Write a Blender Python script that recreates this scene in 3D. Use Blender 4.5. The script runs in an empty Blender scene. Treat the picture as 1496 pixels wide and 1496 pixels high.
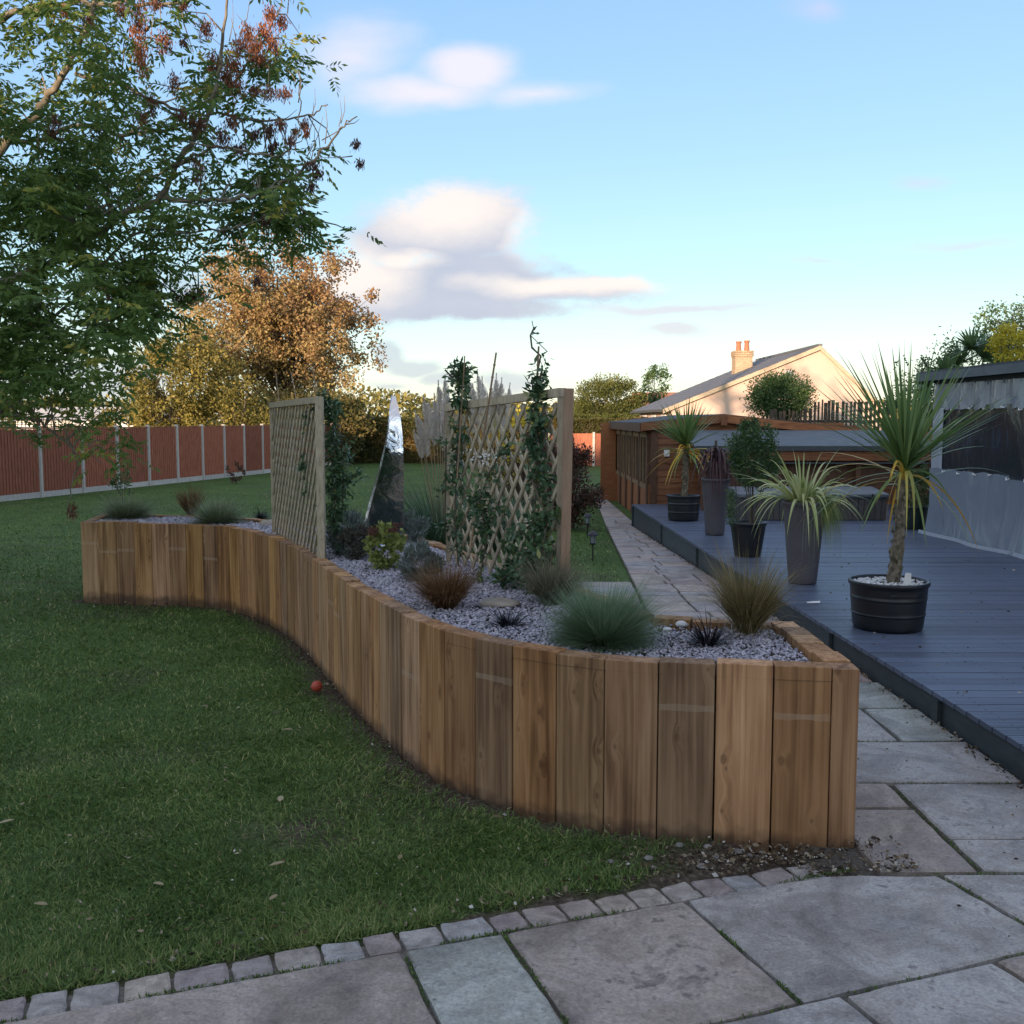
import bpy, bmesh, math, random
import numpy as np
from mathutils import Vector, Matrix
R = math.radians
random.seed(7); rng = np.random.default_rng(7)
S = bpy.context.scene
C = S.collection
# ------------------------------------------------------------ camera
F = 1496.0; TH = math.atan(136/1496); H = 1.8
cam = bpy.data.cameras.new('camera'); cam.sensor_width = 36; cam.lens = 36; cam.clip_end = 2000; cam.clip_start = .05
co = bpy.data.objects.new('camera', cam); C.objects.link(co)
co.location = (0, 0, H); co.rotation_euler = (math.pi/2-TH, 0, 0); S.camera = co
S.render.engine = 'CYCLES'
S.view_settings.view_transform = 'Standard'; S.view_settings.look = 'None'
S.view_settings.exposure = 2.0; S.view_settings.gamma = 1
SUN_EL, SUN_AZ = 6.5, 27.0          # sun low, behind the photographer and to the left
# ------------------------------------------------------------ measuring helpers (real positions on real planes)
def gz(y): return 0.0 if y < 8 else (-.02*(y-8) if y < 19 else -.22)
def ray(px, py):
    u = (px-748)/F; v = (748-py)/F
    return u, math.cos(TH)+v*math.sin(TH), -math.sin(TH)+v*math.cos(TH)
def P(px, py, z):
    u, a, b = ray(px, py); t = (z-H)/b
    return u*t, a*t
def G(px, py):
    z = 0
    for _ in range(30):
        x, y = P(px, py, z); z = .5*z+.5*gz(y)
    return x, y
def D(px, py, Y):
    u, a, b = ray(px, py); t = Y/a
    return Vector((u*t, Y, H+b*t))
# ------------------------------------------------------------ sky and sun
W = bpy.data.worlds.new('World'); S.world = W; W.use_nodes = True
def build_world():
    nt = W.node_tree; N = nt.nodes; L = nt.links
    for n in list(N): N.remove(n)
    out = N.new('ShaderNodeOutputWorld'); bg = N.new('ShaderNodeBackground'); bg.inputs[1].default_value = .15
    L.new(bg.outputs[0], out.inputs[0])
    sky = N.new('ShaderNodeTexSky'); sky.sky_type = 'NISHITA'; sky.sun_disc = False
    sky.sun_elevation = R(SUN_EL); sky.sun_rotation = R(180+SUN_AZ); sky.air_density = 1; sky.dust_density = .35; sky.ozone_density = 1.6
    tc = N.new('ShaderNodeTexCoord'); sp = N.new('ShaderNodeSeparateXYZ'); L.new(tc.outputs['Generated'], sp.inputs[0])
    def m(op, a, b=None, c=None, clamp=False):
        n = N.new('ShaderNodeMath'); n.operation = op; n.use_clamp = clamp
        for i, q in enumerate((a, b, c)):
            if q is None: continue
            if isinstance(q, (int, float)): n.inputs[i].default_value = q
            else: L.new(q, n.inputs[i])
        return n.outputs[0]
    dy = m('MAXIMUM', sp.outputs[1], .05)
    u = m('DIVIDE', sp.outputs[0], dy); v = m('DIVIDE', sp.outputs[2], dy)
    cb = N.new('ShaderNodeCombineXYZ'); L.new(u, cb.inputs[0]); L.new(v, cb.inputs[1])
    def noise(scale, sy, det, seed, rough=.6):
        mp = N.new('ShaderNodeMapping'); mp.inputs['Scale'].default_value = (1, sy, 1); mp.inputs['Location'].default_value = (seed, seed*.3, 0)
        L.new(cb.outputs[0], mp.inputs[0])
        n = N.new('ShaderNodeTexNoise'); n.inputs['Scale'].default_value = scale; n.inputs['Detail'].default_value = det; n.inputs['Roughness'].default_value = rough
        L.new(mp.outputs[0], n.inputs['Vector']); return n
    n1 = noise(9, 1.9, 5, 1.3, .5); n2 = noise(30, 1.8, 8, 4.1, .66); n3 = noise(13, 2.6, 4, 8.2, .5)
    sc1 = N.new('ShaderNodeSeparateXYZ'); L.new(n1.outputs['Color'], sc1.inputs[0])
    ud = m('ADD', u, m('MULTIPLY', m('SUBTRACT', sc1.outputs[0], .5), .055)); vd = m('ADD', v, m('MULTIPLY', m('SUBTRACT', sc1.outputs[1], .5), .035))
    def blobs(lst):
        acc = None
        for (px, py, rx, ry, w) in lst:
            a_, b_, c_ = ray(px, py); cu, cv = a_/b_, c_/b_
            e1 = m('POWER', m('ABSOLUTE', m('MULTIPLY', m('SUBTRACT', ud, cu), F/rx)), 2); e2 = m('POWER', m('ABSOLUTE', m('MULTIPLY', m('SUBTRACT', vd, cv), F/ry)), 2)
            e = m('MULTIPLY', m('SUBTRACT', 1.0, m('SQRT', m('ADD', e1, e2))), w)
            acc = e if acc is None else m('SMOOTH_MAX', acc, e, .12)
        return acc
    def cover(b, nz, amt, lo, hi):
        mr = N.new('ShaderNodeMapRange'); mr.interpolation_type = 'SMOOTHSTEP'
        mr.inputs[1].default_value = lo; mr.inputs[2].default_value = hi
        L.new(m('ADD', b, m('MULTIPLY', m('SUBTRACT', nz.outputs[0], .5), amt)), mr.inputs[0]); return mr.outputs[0]
    main = blobs([(680, 335, 135, 90, 1), (585, 350, 95, 70, .75), (560, 425, 130, 65, 1), (690, 415, 170, 70, 1), (800, 425, 230, 26, .9), (640, 452, 230, 28, 1)])
    cm = cover(main, n2, .62, .02, .50)
    tops = blobs([(650, 300, 130, 55, 1), (510, 400, 90, 50, 1), (590, 380, 60, 16, .8), (850, 420, 180, 16, 1), (780, 330, 30, 50, .6)])
    thin = blobs([(980, 452, 230, 12, .9), (985, 479, 66, 11, 1), (1400, 358, 190, 16, .5), (1190, 383, 90, 10, .5), (1190, 12, 60, 36, .5), (1350, 268, 48, 20, .45)])
    ct = cover(thin, n3, .35, .03, .75)
    wisp = blobs([(685, 98, 95, 48, 1.15), (620, 128, 150, 38, .95), (520, 75, 130, 75, .62), (780, 135, 120, 30, .6)])
    cw = cover(wisp, n3, .55, .0, .85)
    low = blobs([(565, 522, 36, 24, 1), (600, 536, 70, 16, .9), (650, 552, 60, 14, .8), (750, 556, 60, 22, .8), (560, 560, 60, 10, .5), (120, 560, 260, 60, .7), (300, 420, 200, 60, .45)])
    cl = cover(low, n2, .5, .05, .5)
    hz = m('POWER', m('SUBTRACT', 1.0, m('MULTIPLY', m('MAXIMUM', sp.outputs[2], 0), 1.0), clamp=True), 14)
    def mix(fac, a, b, mode='MIX'):
        n = N.new('ShaderNodeMix'); n.data_type = 'RGBA'; n.blend_type = mode
        if isinstance(fac, (int, float)): n.inputs[0].default_value = fac
        else: L.new(fac, n.inputs[0])
        for q, i in ((a, 6), (b, 7)):
            if isinstance(q, tuple): n.inputs[i].default_value = (*q, 1)
            else: L.new(q, n.inputs[i])
        return n.outputs[2]
    K = 1.0
    def kc(r, g, b): return (r*K, g*K, b*K)
    gr = N.new('ShaderNodeValToRGB'); cr = gr.color_ramp; stops = [(0, (.76, .82, .79)), (.055, (.66, .81, .84)), (.13, (.46, .72, .86)), (.24, (.35, .58, .87)), (.40, (.265, .47, .89)), (.75, (.28, .45, .84)), (1, (.28, .45, .82))]
    for i, (p_, c_) in enumerate(stops):
        e_ = cr.elements[i] if i < 2 else cr.elements.new(p_)
        e_.position = p_; e_.color = (c_[0]*DK, c_[1]*DK, c_[2]*DK, 1)
    L.new(m('MAXIMUM', sp.outputs[2], 0), gr.inputs[0])
    west = N.new('ShaderNodeMapRange'); west.interpolation_type = 'SMOOTHSTEP'; L.new(sp.outputs[1], west.inputs[0])
    west.inputs[1].default_value = .30; west.inputs[2].default_value = -.55; west.inputs[3].default_value = .84; west.inputs[4].default_value = .30   # the sunset side keeps the physical sky's glow
    base = mix(west.outputs[0], sky.outputs[0], gr.outputs[0])
    body = mix(m('MULTIPLY', m('ADD', m('MULTIPLY', n3.outputs[0], 1.2), -.25, clamp=True), .5), CL['grey'], CL['mid'])
    mb = N.new('ShaderNodeMapRange'); mb.interpolation_type = 'SMOOTHSTEP'; mb.inputs[1].default_value = -.45; mb.inputs[2].default_value = .7
    L.new(m('ADD', tops, m('MULTIPLY', m('SUBTRACT', n2.outputs[0], .5), .5)), mb.inputs[0])
    cloudc = mix(mb.outputs[0], body, CL['lit'])
    c = mix(m('MULTIPLY', cw, .85), base, CL['wisp'])
    c = mix(m('MULTIPLY', ct, .7), c, CL['mid'])
    c = mix(m('MULTIPLY', cl, .6), c, CL['grey'])
    c = mix(m('MULTIPLY', cm, .92), c, cloudc)
    # unseen cloud added overhead and behind to brighten and warm the ground light
    g = N.new('ShaderNodeTexNoise'); g.inputs['Scale'].default_value = 2.2; g.inputs['Detail'].default_value = 6
    L.new(tc.outputs['Generated'], g.inputs['Vector'])
    gm = N.new('ShaderNodeMapRange'); gm.inputs[1].default_value = .42; gm.inputs[2].default_value = .62; gm.interpolation_type = 'SMOOTHSTEP'; L.new(g.outputs[0], gm.inputs[0])
    rest = m('MAXIMUM', m('MULTIPLY', m('SUBTRACT', .55, sp.outputs[1]), 3.0), m('MULTIPLY', m('SUBTRACT', sp.outputs[2], .42), 6.0))
    back = m('MULTIPLY', gm.outputs[0], m('MULTIPLY', m('MINIMUM', m('MAXIMUM', rest, 0), 1), .85))
    c = mix(back, c, mix(n1.outputs[0], CL['mid'], CL['lit']))
    L.new(c, bg.inputs[0])
DK = 1/(.15*2**1.9)      # display brightness to sky radiance at this strength and exposure
EXPO = 1.9
CL = {k: tuple(q*DK for q in v) for k, v in dict(grey=(.50, .54, .66), mid=(.74, .69, .76), lit=(1.02, .90, .83), wisp=(.92, .86, .94)).items()}
build_world()
sl = bpy.data.lights.new('sun', 'SUN'); sl.energy = 2.0; sl.angle = R(.6); sl.color = (1, .69, .48)
so = bpy.data.objects.new('sun', sl); C.objects.link(so)
sv = Vector((-math.sin(R(SUN_AZ))*math.cos(R(SUN_EL)), -math.cos(R(SUN_AZ))*math.cos(R(SUN_EL)), math.sin(R(SUN_EL))))
so.rotation_euler = sv.to_track_quat('Z', 'Y').to_euler(); so.location = (-20, -40, 20)
# ------------------------------------------------------------ material helpers
def newmat(name):
    m = bpy.data.materials.new(name); m.use_nodes = True
    nt = m.node_tree
    return m, nt.nodes, nt.links, nt.nodes['Principled BSDF']
def ramp(N, cols, pos=None):
    r = N.new('ShaderNodeValToRGB'); cr = r.color_ramp
    n = len(cols)
    for i, c in enumerate(cols):
        p = pos[i] if pos else i/(n-1)
        if i < 2: e = cr.elements[i]; e.position = p
        else: e = cr.elements.new(p)
        e.color = (*c, 1)
    return r
def texco(N, L, scale=(1, 1, 1), rand=True, world=False):
    mp = N.new('ShaderNodeMapping'); mp.inputs['Scale'].default_value = scale
    if world:
        g = N.new('ShaderNodeNewGeometry'); L.new(g.outputs['Position'], mp.inputs[0]); return mp.outputs[0]
    t = N.new('ShaderNodeTexCoord')
    L.new(t.outputs['Object'], mp.inputs[0])
    if rand:
        oi = N.new('ShaderNodeObjectInfo'); mu = N.new('ShaderNodeVectorMath'); mu.operation = 'SCALE'
        cx = N.new('ShaderNodeCombineXYZ'); L.new(oi.outputs['Random'], cx.inputs[0]); L.new(oi.outputs['Random'], cx.inputs[1]); L.new(oi.outputs['Random'], cx.inputs[2])
        L.new(cx.outputs[0], mu.inputs[0]); mu.inputs['Scale'].default_value = 57
        L.new(mu.outputs[0], mp.inputs['Location'])
    return mp.outputs[0]
def mixn(N, L, fac, a, b, mode='MIX'):
    n = N.new('ShaderNodeMix'); n.data_type = 'RGBA'; n.blend_type = mode
    if isinstance(fac, (int, float)): n.inputs[0].default_value = fac
    else: L.new(fac, n.inputs[0])
    for q, i in ((a, 6), (b, 7)):
        if isinstance(q, tuple): n.inputs[i].default_value = (*q, 1)
        else: L.new(q, n.inputs[i])
    return n.outputs[2]
def mth(N, L, op, a, b=None, clamp=False):
    n = N.new('ShaderNodeMath'); n.operation = op; n.use_clamp = clamp
    for i, q in enumerate((a, b)):
        if q is None: continue
        if isinstance(q, (int, float)): n.inputs[i].default_value = q
        else: L.new(q, n.inputs[i])
    return n.outputs[0]
def pmat(name, cols, scale=8, rough=.7, bump=.2, stretch=(1, 1, 1), metallic=0, rnd=.15, detail=6, world=False, bdist=.01, spec=.5, pos=None):
    m, N, L, B = newmat(name)
    v = texco(N, L, stretch, True, world)
    n = N.new('ShaderNodeTexNoise'); n.inputs['Scale'].default_value = scale; n.inputs['Detail'].default_value = detail; n.inputs['Roughness'].default_value = .6
    L.new(v, n.inputs['Vector'])
    r = ramp(N, cols, pos or [.3+.4*i/max(1, len(cols)-1) for i in range(len(cols))]); L.new(n.outputs[0], r.inputs[0])
    c = r.outputs[0]
    if rnd:
        oi = N.new('ShaderNodeObjectInfo'); hs = N.new('ShaderNodeHueSaturation')
        L.new(mth(N, L, 'ADD', mth(N, L, 'MULTIPLY', oi.outputs['Random'], 2*rnd), 1-rnd), hs.inputs['Value']); L.new(c, hs.inputs['Color']); c = hs.outputs[0]
    L.new(c, B.inputs['Base Color']); B.inputs['Roughness'].default_value = rough; B.inputs['Metallic'].default_value = metallic
    B.inputs['Specular IOR Level'].default_value = spec
    if bump:
        b = N.new('ShaderNodeBump'); b.inputs['Strength'].default_value = bump; b.inputs['Distance'].default_value = bdist
        L.new(n.outputs[0], b.inputs['Height']); L.new(b.outputs[0], B.inputs['Normal'])
    return m
def leafmat(name, cols, pos=None, rough=.55, trans=.25, spec=.3):
    """colour from the per-leaf attribute 'tint'"""
    m, N, L, B = newmat(name)
    a = N.new('ShaderNodeAttribute'); a.attribute_name = 'tint'
    r = ramp(N, cols, pos); L.new(a.outputs['Fac'], r.inputs[0])
    L.new(r.outputs[0], B.inputs['Base Color']); B.inputs['Roughness'].default_value = rough; B.inputs['Specular IOR Level'].default_value = spec
    if trans:
        t = N.new('ShaderNodeBsdfTranslucent'); L.new(r.outputs[0], t.inputs[0])
        mx = N.new('ShaderNodeMixShader'); mx.inputs[0].default_value = trans
        L.new(B.outputs[0], mx.inputs[1]); L.new(t.outputs[0], mx.inputs[2])
        L.new(mx.outputs[0], N['Material Output'].inputs[0])
    return m
def sleeper_mat(name, cols, ringdark=.5):
    m, N, L, B = newmat(name)
    v = texco(N, L, (1, 1, 1))
    # grain: stretched noise distorted around knots
    kn = N.new('ShaderNodeTexVoronoi'); kn.voronoi_dimensions = '2D'; kn.inputs['Scale'].default_value = 1
    sv_ = N.new('ShaderNodeSeparateXYZ'); L.new(v, sv_.inputs[0])
    run = mth(N, L, 'SUBTRACT', mth(N, L, 'MULTIPLY', sv_.outputs[0], .8), mth(N, L, 'MULTIPLY', sv_.outputs[1], .6))
    ck = N.new('ShaderNodeCombineXYZ'); L.new(mth(N, L, 'MULTIPLY', run, 9.0), ck.inputs[0]); L.new(mth(N, L, 'MULTIPLY', sv_.outputs[2], 5.2), ck.inputs[1]); L.new(ck.outputs[0], kn.inputs['Vector'])
    mg = N.new('ShaderNodeMapping'); mg.inputs['Scale'].default_value = (38, 38, 1.1); L.new(v, mg.inputs[0])
    sck = N.new('ShaderNodeSeparateColor'); L.new(kn.outputs['Color'], sck.inputs[0])
    kd = mth(N, L, 'MULTIPLY', mth(N, L, 'SUBTRACT', 1.0, mth(N, L, 'MULTIPLY', kn.outputs['Distance'], 2.6), True), mth(N, L, 'GREATER_THAN', sck.outputs[0], .76))
    cx = N.new('ShaderNodeCombineXYZ'); L.new(mth(N, L, 'MULTIPLY', kd, 1.1), cx.inputs[0])
    ad = N.new('ShaderNodeVectorMath'); ad.operation = 'ADD'; L.new(mg.outputs[0], ad.inputs[0]); L.new(cx.outputs[0], ad.inputs[1])
    n = N.new('ShaderNodeTexNoise'); n.inputs['Scale'].default_value = 1; n.inputs['Detail'].default_value = 4; n.inputs['Distortion'].default_value = .6; L.new(ad.outputs[0], n.inputs['Vector'])
    big = N.new('ShaderNodeTexNoise'); big.inputs['Scale'].default_value = 1; big.inputs['Detail'].default_value = 5
    mb = N.new('ShaderNodeMapping'); mb.inputs['Scale'].default_value = (9, 9, 1.6); L.new(v, mb.inputs[0]); L.new(mb.outputs[0], big.inputs['Vector'])
    r = ramp(N, cols, [.34, .5, .66]); L.new(mth(N, L, 'ADD', mth(N, L, 'MULTIPLY', n.outputs[0], .55), mth(N, L, 'MULTIPLY', big.outputs[0], .45)), r.inputs[0])
    oi = N.new('ShaderNodeObjectInfo'); hs = N.new('ShaderNodeHueSaturation')
    L.new(mth(N, L, 'ADD', mth(N, L, 'MULTIPLY', oi.outputs['Random'], .58), .70), hs.inputs['Value'])
    L.new(mth(N, L, 'ADD', mth(N, L, 'MULTIPLY', mth(N, L, 'FRACT', mth(N, L, 'MULTIPLY', oi.outputs['Random'], 7.3)), .010), .492), hs.inputs['Hue'])
    L.new(mth(N, L, 'ADD', mth(N, L, 'MULTIPLY', mth(N, L, 'FRACT', mth(N, L, 'MULTIPLY', oi.outputs['Random'], 13.7)), .2), .9), hs.inputs['Saturation'])
    L.new(r.outputs[0], hs.inputs['Color'])
    # knots: only some voronoi cells
    sc = N.new('ShaderNodeSeparateColor'); L.new(kn.outputs['Color'], sc.inputs[0])
    kr = N.new('ShaderNodeMapRange'); kr.interpolation_type = 'SMOOTHSTEP'; kr.inputs[1].default_value = .16; kr.inputs[2].default_value = .07; L.new(mth(N, L, 'ADD', kn.outputs['Distance'], mth(N, L, 'MULTIPLY', sc.outputs[1], .08)), kr.inputs[0])
    km = mth(N, L, 'MULTIPLY', kr.outputs[0], mth(N, L, 'GREATER_THAN', sc.outputs[0], .76))
    c = mixn(N, L, mth(N, L, 'MULTIPLY', km, .55), hs.outputs[0], (.11, .055, .028))
    # pale lath marks where bands were tied, and damp soil staining low down
    g = N.new('ShaderNodeNewGeometry'); sp = N.new('ShaderNodeSeparateXYZ'); L.new(g.outputs['Position'], sp.inputs[0])
    n3 = N.new('ShaderNodeTexNoise'); n3.inputs['Scale'].default_value = 14; n3.inputs['Detail'].default_value = 5; L.new(g.outputs['Position'], n3.inputs['Vector'])
    fr = mth(N, L, 'FRACT', mth(N, L, 'MULTIPLY', oi.outputs['Random'], 31.7))
    zt = mth(N, L, 'ADD', mth(N, L, 'MULTIPLY', fr, .2), .42)
    dd = mth(N, L, 'ABSOLUTE', mth(N, L, 'SUBTRACT', sp.outputs[2], zt))
    band = mth(N, L, 'MULTIPLY', mth(N, L, 'LESS_THAN', mth(N, L, 'ADD', dd, mth(N, L, 'MULTIPLY', mth(N, L, 'SUBTRACT', n3.outputs[0], .5), .02)), .014), mth(N, L, 'GREATER_THAN', mth(N, L, 'FRACT', mth(N, L, 'MULTIPLY', oi.outputs['Random'], 5.3)), .76))
    c = mixn(N, L, mth(N, L, 'MULTIPLY', mth(N, L, 'MULTIPLY', band, n3.outputs[0]), .48), c, (.50, .41, .30))
    st = N.new('ShaderNodeMapRange'); st.inputs[1].default_value = .065; st.inputs[2].default_value = .0; L.new(mth(N, L, 'ADD', sp.outputs[2], mth(N, L, 'MULTIPLY', mth(N, L, 'SUBTRACT', n3.outputs[0], .5), .13)), st.inputs[0])
    c = mixn(N, L, mth(N, L, 'MULTIPLY', st.outputs[0], .7), c, (.035, .027, .02))
    L.new(c, B.inputs['Base Color']); B.inputs['Roughness'].default_value = .78; B.inputs['Specular IOR Level'].default_value = .25
    b = N.new('ShaderNodeBump'); b.inputs['Strength'].default_value = .5; b.inputs['Distance'].default_value = .004
    L.new(mth(N, L, 'ADD', n.outputs[0], mth(N, L, 'MULTIPLY', km, -.8)), b.inputs['Height']); L.new(b.outputs[0], B.inputs['Normal'])
    return m
def stone_mat(name, cols, world_scale=1.0, wet=.5):
    m, N, L, B = newmat(name)
    v = texco(N, L, (1, 1, 1))
    oi = N.new('ShaderNodeObjectInfo'); r = ramp(N, cols); L.new(oi.outputs['Random'], r.inputs[0]); r.color_ramp.interpolation = 'LINEAR'
    n1 = N.new('ShaderNodeTexNoise'); n1.inputs['Scale'].default_value = 3.2*world_scale; n1.inputs['Detail'].default_value = 8; n1.inputs['Roughness'].default_value = .62; n1.inputs['Distortion'].default_value = .8; L.new(v, n1.inputs['Vector'])
    n2 = N.new('ShaderNodeTexNoise'); n2.inputs['Scale'].default_value = 26*world_scale; n2.inputs['Detail'].default_value = 7; L.new(v, n2.inputs['Vector'])
    n3 = N.new('ShaderNodeTexNoise'); n3.inputs['Scale'].default_value = 5.5*world_scale; n3.inputs['Detail'].default_value = 3; n3.inputs['Distortion'].default_value = 1.4
    mp = N.new('ShaderNodeMapping'); mp.inputs['Location'].default_value = (9, 4, 2); L.new(v, mp.inputs[0]); L.new(mp.outputs[0], n3.inputs['Vector'])
    hs = N.new('ShaderNodeHueSaturation'); L.new(r.outputs[0], hs.inputs['Color'])
    L.new(mth(N, L, 'ADD', mth(N, L, 'MULTIPLY', mth(N, L, 'ADD', mth(N, L, 'MULTIPLY', n1.outputs[0], .7), mth(N, L, 'MULTIPLY', n2.outputs[0], .3)), 1.9), .06), hs.inputs['Value'])
    c = mixn(N, L, mth(N, L, 'MULTIPLY', n3.outputs[0], .5), hs.outputs[0], (.25, .19, .12))
    lay = mth(N, L, 'SNAP', mth(N, L, 'ADD', n1.outputs[0], mth(N, L, 'MULTIPLY', n2.outputs[0], .08)), .075)
    hl = N.new('ShaderNodeHueSaturation'); L.new(c, hl.inputs['Color']); L.new(mth(N, L, 'ADD', mth(N, L, 'MULTIPLY', lay, 1.3), .33), hl.inputs['Value']); c = hl.outputs[0]
    n4 = N.new('ShaderNodeTexNoise'); n4.inputs['Scale'].default_value = 90*world_scale; n4.inputs['Detail'].default_value = 3; L.new(v, n4.inputs['Vector'])
    h4 = N.new('ShaderNodeHueSaturation'); L.new(c, h4.inputs['Color']); L.new(mth(N, L, 'ADD', n4.outputs[0], .5), h4.inputs['Value']); c = h4.outputs[0]
    dk = N.new('ShaderNodeMapRange'); dk.inputs[1].default_value = .62; dk.inputs[2].default_value = .68
    L.new(mth(N, L, 'ADD', mth(N, L, 'MULTIPLY', n1.outputs[0], .8), mth(N, L, 'MULTIPLY', n2.outputs[0], .25)), dk.inputs[0])
    c = mixn(N, L, mth(N, L, 'MULTIPLY', dk.outputs[0], .55), c, (.05, .05, .048))
    sp2 = N.new('ShaderNodeMapRange'); sp2.inputs[1].default_value = .63; sp2.inputs[2].default_value = .66; L.new(n2.outputs[0], sp2.inputs[0])
    c = mixn(N, L, mth(N, L, 'MULTIPLY', sp2.outputs[0], .35), c, (.05, .05, .045))
    L.new(c, B.inputs['Base Color']); B.inputs['Specular IOR Level'].default_value = .35
    L.new(mth(N, L, 'ADD', mth(N, L, 'MULTIPLY', n1.outputs[0], .4), wet), B.inputs['Roughness'])
    b = N.new('ShaderNodeBump'); b.inputs['Strength'].default_value = .9; b.inputs['Distance'].default_value = .011
    # riven layers: stepped noise
    stp = mth(N, L, 'ADD', mth(N, L, 'SNAP', n1.outputs[0], .06), mth(N, L, 'MULTIPLY', n2.outputs[0], .12))
    L.new(stp, b.inputs['Height']); L.new(b.outputs[0], B.inputs['Normal'])
    return m
M = {}
M['sleeper'] = sleeper_mat('sleeper_wood', [(.14, .070, .030), (.345, .198, .090), (.50, .315, .158)])
M['sleeper_dark'] = sleeper_mat('sleeper_wood_brown', [(.11, .056, .026), (.26, .150, .072), (.38, .235, .12)])
M['slab'] = stone_mat('sandstone', [(.30, .30, .29), (.38, .38, .35), (.29, .26, .24), (.34, .33, .31), (.38, .33, .28), (.33, .35, .33)])
M['slab_a'] = stone_mat('sandstone_plum', [(.30, .262, .24), (.32, .28, .25)])
M['slab_b'] = stone_mat('sandstone_green', [(.33, .355, .33), (.34, .37, .34)])
M['slab_c'] = stone_mat('sandstone_grey', [(.31, .31, .305), (.35, .345, .33)])
M['path_slab'] = stone_mat('path_sandstone', [(.32, .31, .30), (.40, .34, .30), (.29, .29, .31), (.43, .37, .31), (.33, .26, .25), (.38, .37, .36)])
M['sett'] = stone_mat('sett_stone', [(.34, .33, .31), (.27, .23, .23), (.40, .35, .29), (.32, .34, .35), (.38, .33, .28)], 3)
M['mortar'] = pmat('joint_grit', [(.08, .072, .06), (.21, .185, .15)], 60, .95, .6, rnd=0, world=True)
M['pathbed'] = pmat('path_joint_grit', [(.045, .04, .032), (.13, .11, .085)], 50, .95, .6, rnd=0, world=True)
M['soil'] = pmat('soil', [(.04, .03, .022), (.11, .085, .06)], 40, .95, .8, rnd=0, world=True, bdist=.02)
M['deckboard'] = pmat('deck_paint', [(.050, .068, .108), (.084, .107, .158), (.135, .163, .225)], 3, .42, .25, (1.2, 40, 40), rnd=.22, bdist=.003, spec=.5)
M['fascia'] = pmat('deck_fascia', [(.028, .04, .045), (.05, .066, .07)], 5, .6, .2, (1, 1, 4), rnd=.15)
M['fence'] = pmat('fence_stain', [(.21, .066, .037), (.32, .108, .058), (.41, .155, .088)], 6, .8, .2, (6, 6, .8), rnd=.2)
M['concrete'] = pmat('concrete', [(.42, .41, .38), (.56, .55, .51)], 12, .9, .2, rnd=.1)
M['trellis'] = pmat('treated_pine', [(.28, .235, .16), (.42, .36, .25), (.52, .45, .33)], 8, .8, .3, (5, 5, 1.5), rnd=.15)
M['post'] = pmat('treated_post', [(.28, .185, .12), (.38, .26, .175)], 8, .8, .3, (9, 9, .8), rnd=.1)
M['shed'] = pmat('cedar_stain', [(.15, .05, .016), (.26, .095, .032), (.34, .14, .05)], 6, .6, .2, (.6, 8, 8), rnd=.25)
M['shed_dark'] = pmat('brown_stain', [(.07, .032, .016), (.13, .06, .03)], 6, .7, .2, (4, 4, 1), rnd=.1)
M['gold_trim'] = pmat('weathered_trim', [(.17, .10, .05), (.26, .17, .09)], 8, .7, .2, (5, 5, 1), rnd=.1)
M['felt'] = pmat('roof_felt', [(.05, .058, .062), (.085, .095, .10)], 30, .9, .3, rnd=.05)
M['awning'] = pmat('grey_canopy_cloth', [(.085, .11, .125), (.125, .15, .165)], 5, .75, .15, rnd=.05)
M['tub'] = pmat('tub_cabinet', [(.06, .055, .055), (.10, .09, .085)], 8, .6, .1, (8, 8, 1), rnd=.1)
M['tubcover'] = pmat('tub_cover_vinyl', [(.10, .115, .125), (.16, .18, .19)], 4, .45, .1, rnd=.05)
M['blackpot'] = pmat('black_plastic', [(.010, .011, .014), (.018, .019, .022)], 6, .38, .06, rnd=.05)
M['planter'] = pmat('taupe_planter', [(.075, .068, .082), (.105, .095, .11)], 4, .55, .06, rnd=.12)
M['dark'] = pmat('dark_void', [(.010, .010, .012), (.02, .02, .022)], 3, .8, 0, rnd=0)
M['render'] = pmat('cream_render', [(.56, .435, .36), (.61, .475, .395)], 1.2, .9, .15, rnd=0)
M['slate'] = pmat('roof_slate', [(.10, .105, .11), (.17, .175, .18)], 3, .75, .3, (1, 6, 1), rnd=.05)
M['verge'] = pmat('verge_board', [(.42, .34, .24), (.5, .42, .3)], 4, .7, .05, rnd=.05)
M['brick'] = pmat('buff_brick', [(.34, .24, .14), (.5, .38, .25)], 5, .85, .3, rnd=.12)
M['clay'] = pmat('terracotta', [(.36, .15, .08), (.45, .2, .11)], 8, .8, .1, rnd=.1)
M['whitewall'] = pmat('white_paint', [(.68, .68, .67), (.78, .78, .77)], 3, .7, .05, rnd=.05)
M['bark'] = pmat('bark', [(.09, .085, .06), (.20, .185, .14), (.30, .27, .20)], 14, .9, .6, (1, 1, .35), rnd=.1, bdist=.02)
M['bark_dark'] = pmat('bark_dark', [(.045, .035, .028), (.10, .08, .06)], 14, .9, .5, (1, 1, .35), rnd=.1, bdist=.02)
M['cane'] = pmat('bamboo_cane', [(.25, .17, .10), (.36, .26, .16)], 10, .6, .1, (1, 1, .3), rnd=.1)
M['pebble'] = leafmat('white_pebble', [(.6, .6, .58), (.8, .8, .78)], trans=0)
M['gravel'] = leafmat('slate_chips', [(.24, .235, .26), (.36, .345, .39), (.46, .43, .47), (.58, .54, .56)], [0, .35, .75, 1], rough=.7, trans=0, spec=.35)
M['debris'] = leafmat('leaf_litter', [(.03, .022, .016), (.13, .09, .05), (.33, .27, .18), (.55, .53, .48)], [0, .5, .8, 1], rough=.85, trans=0)
M['leaf_litter'] = leafmat('fallen_leaf', [(.12, .10, .05), (.22, .18, .09), (.35, .30, .18)], rough=.7, trans=0)
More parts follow.
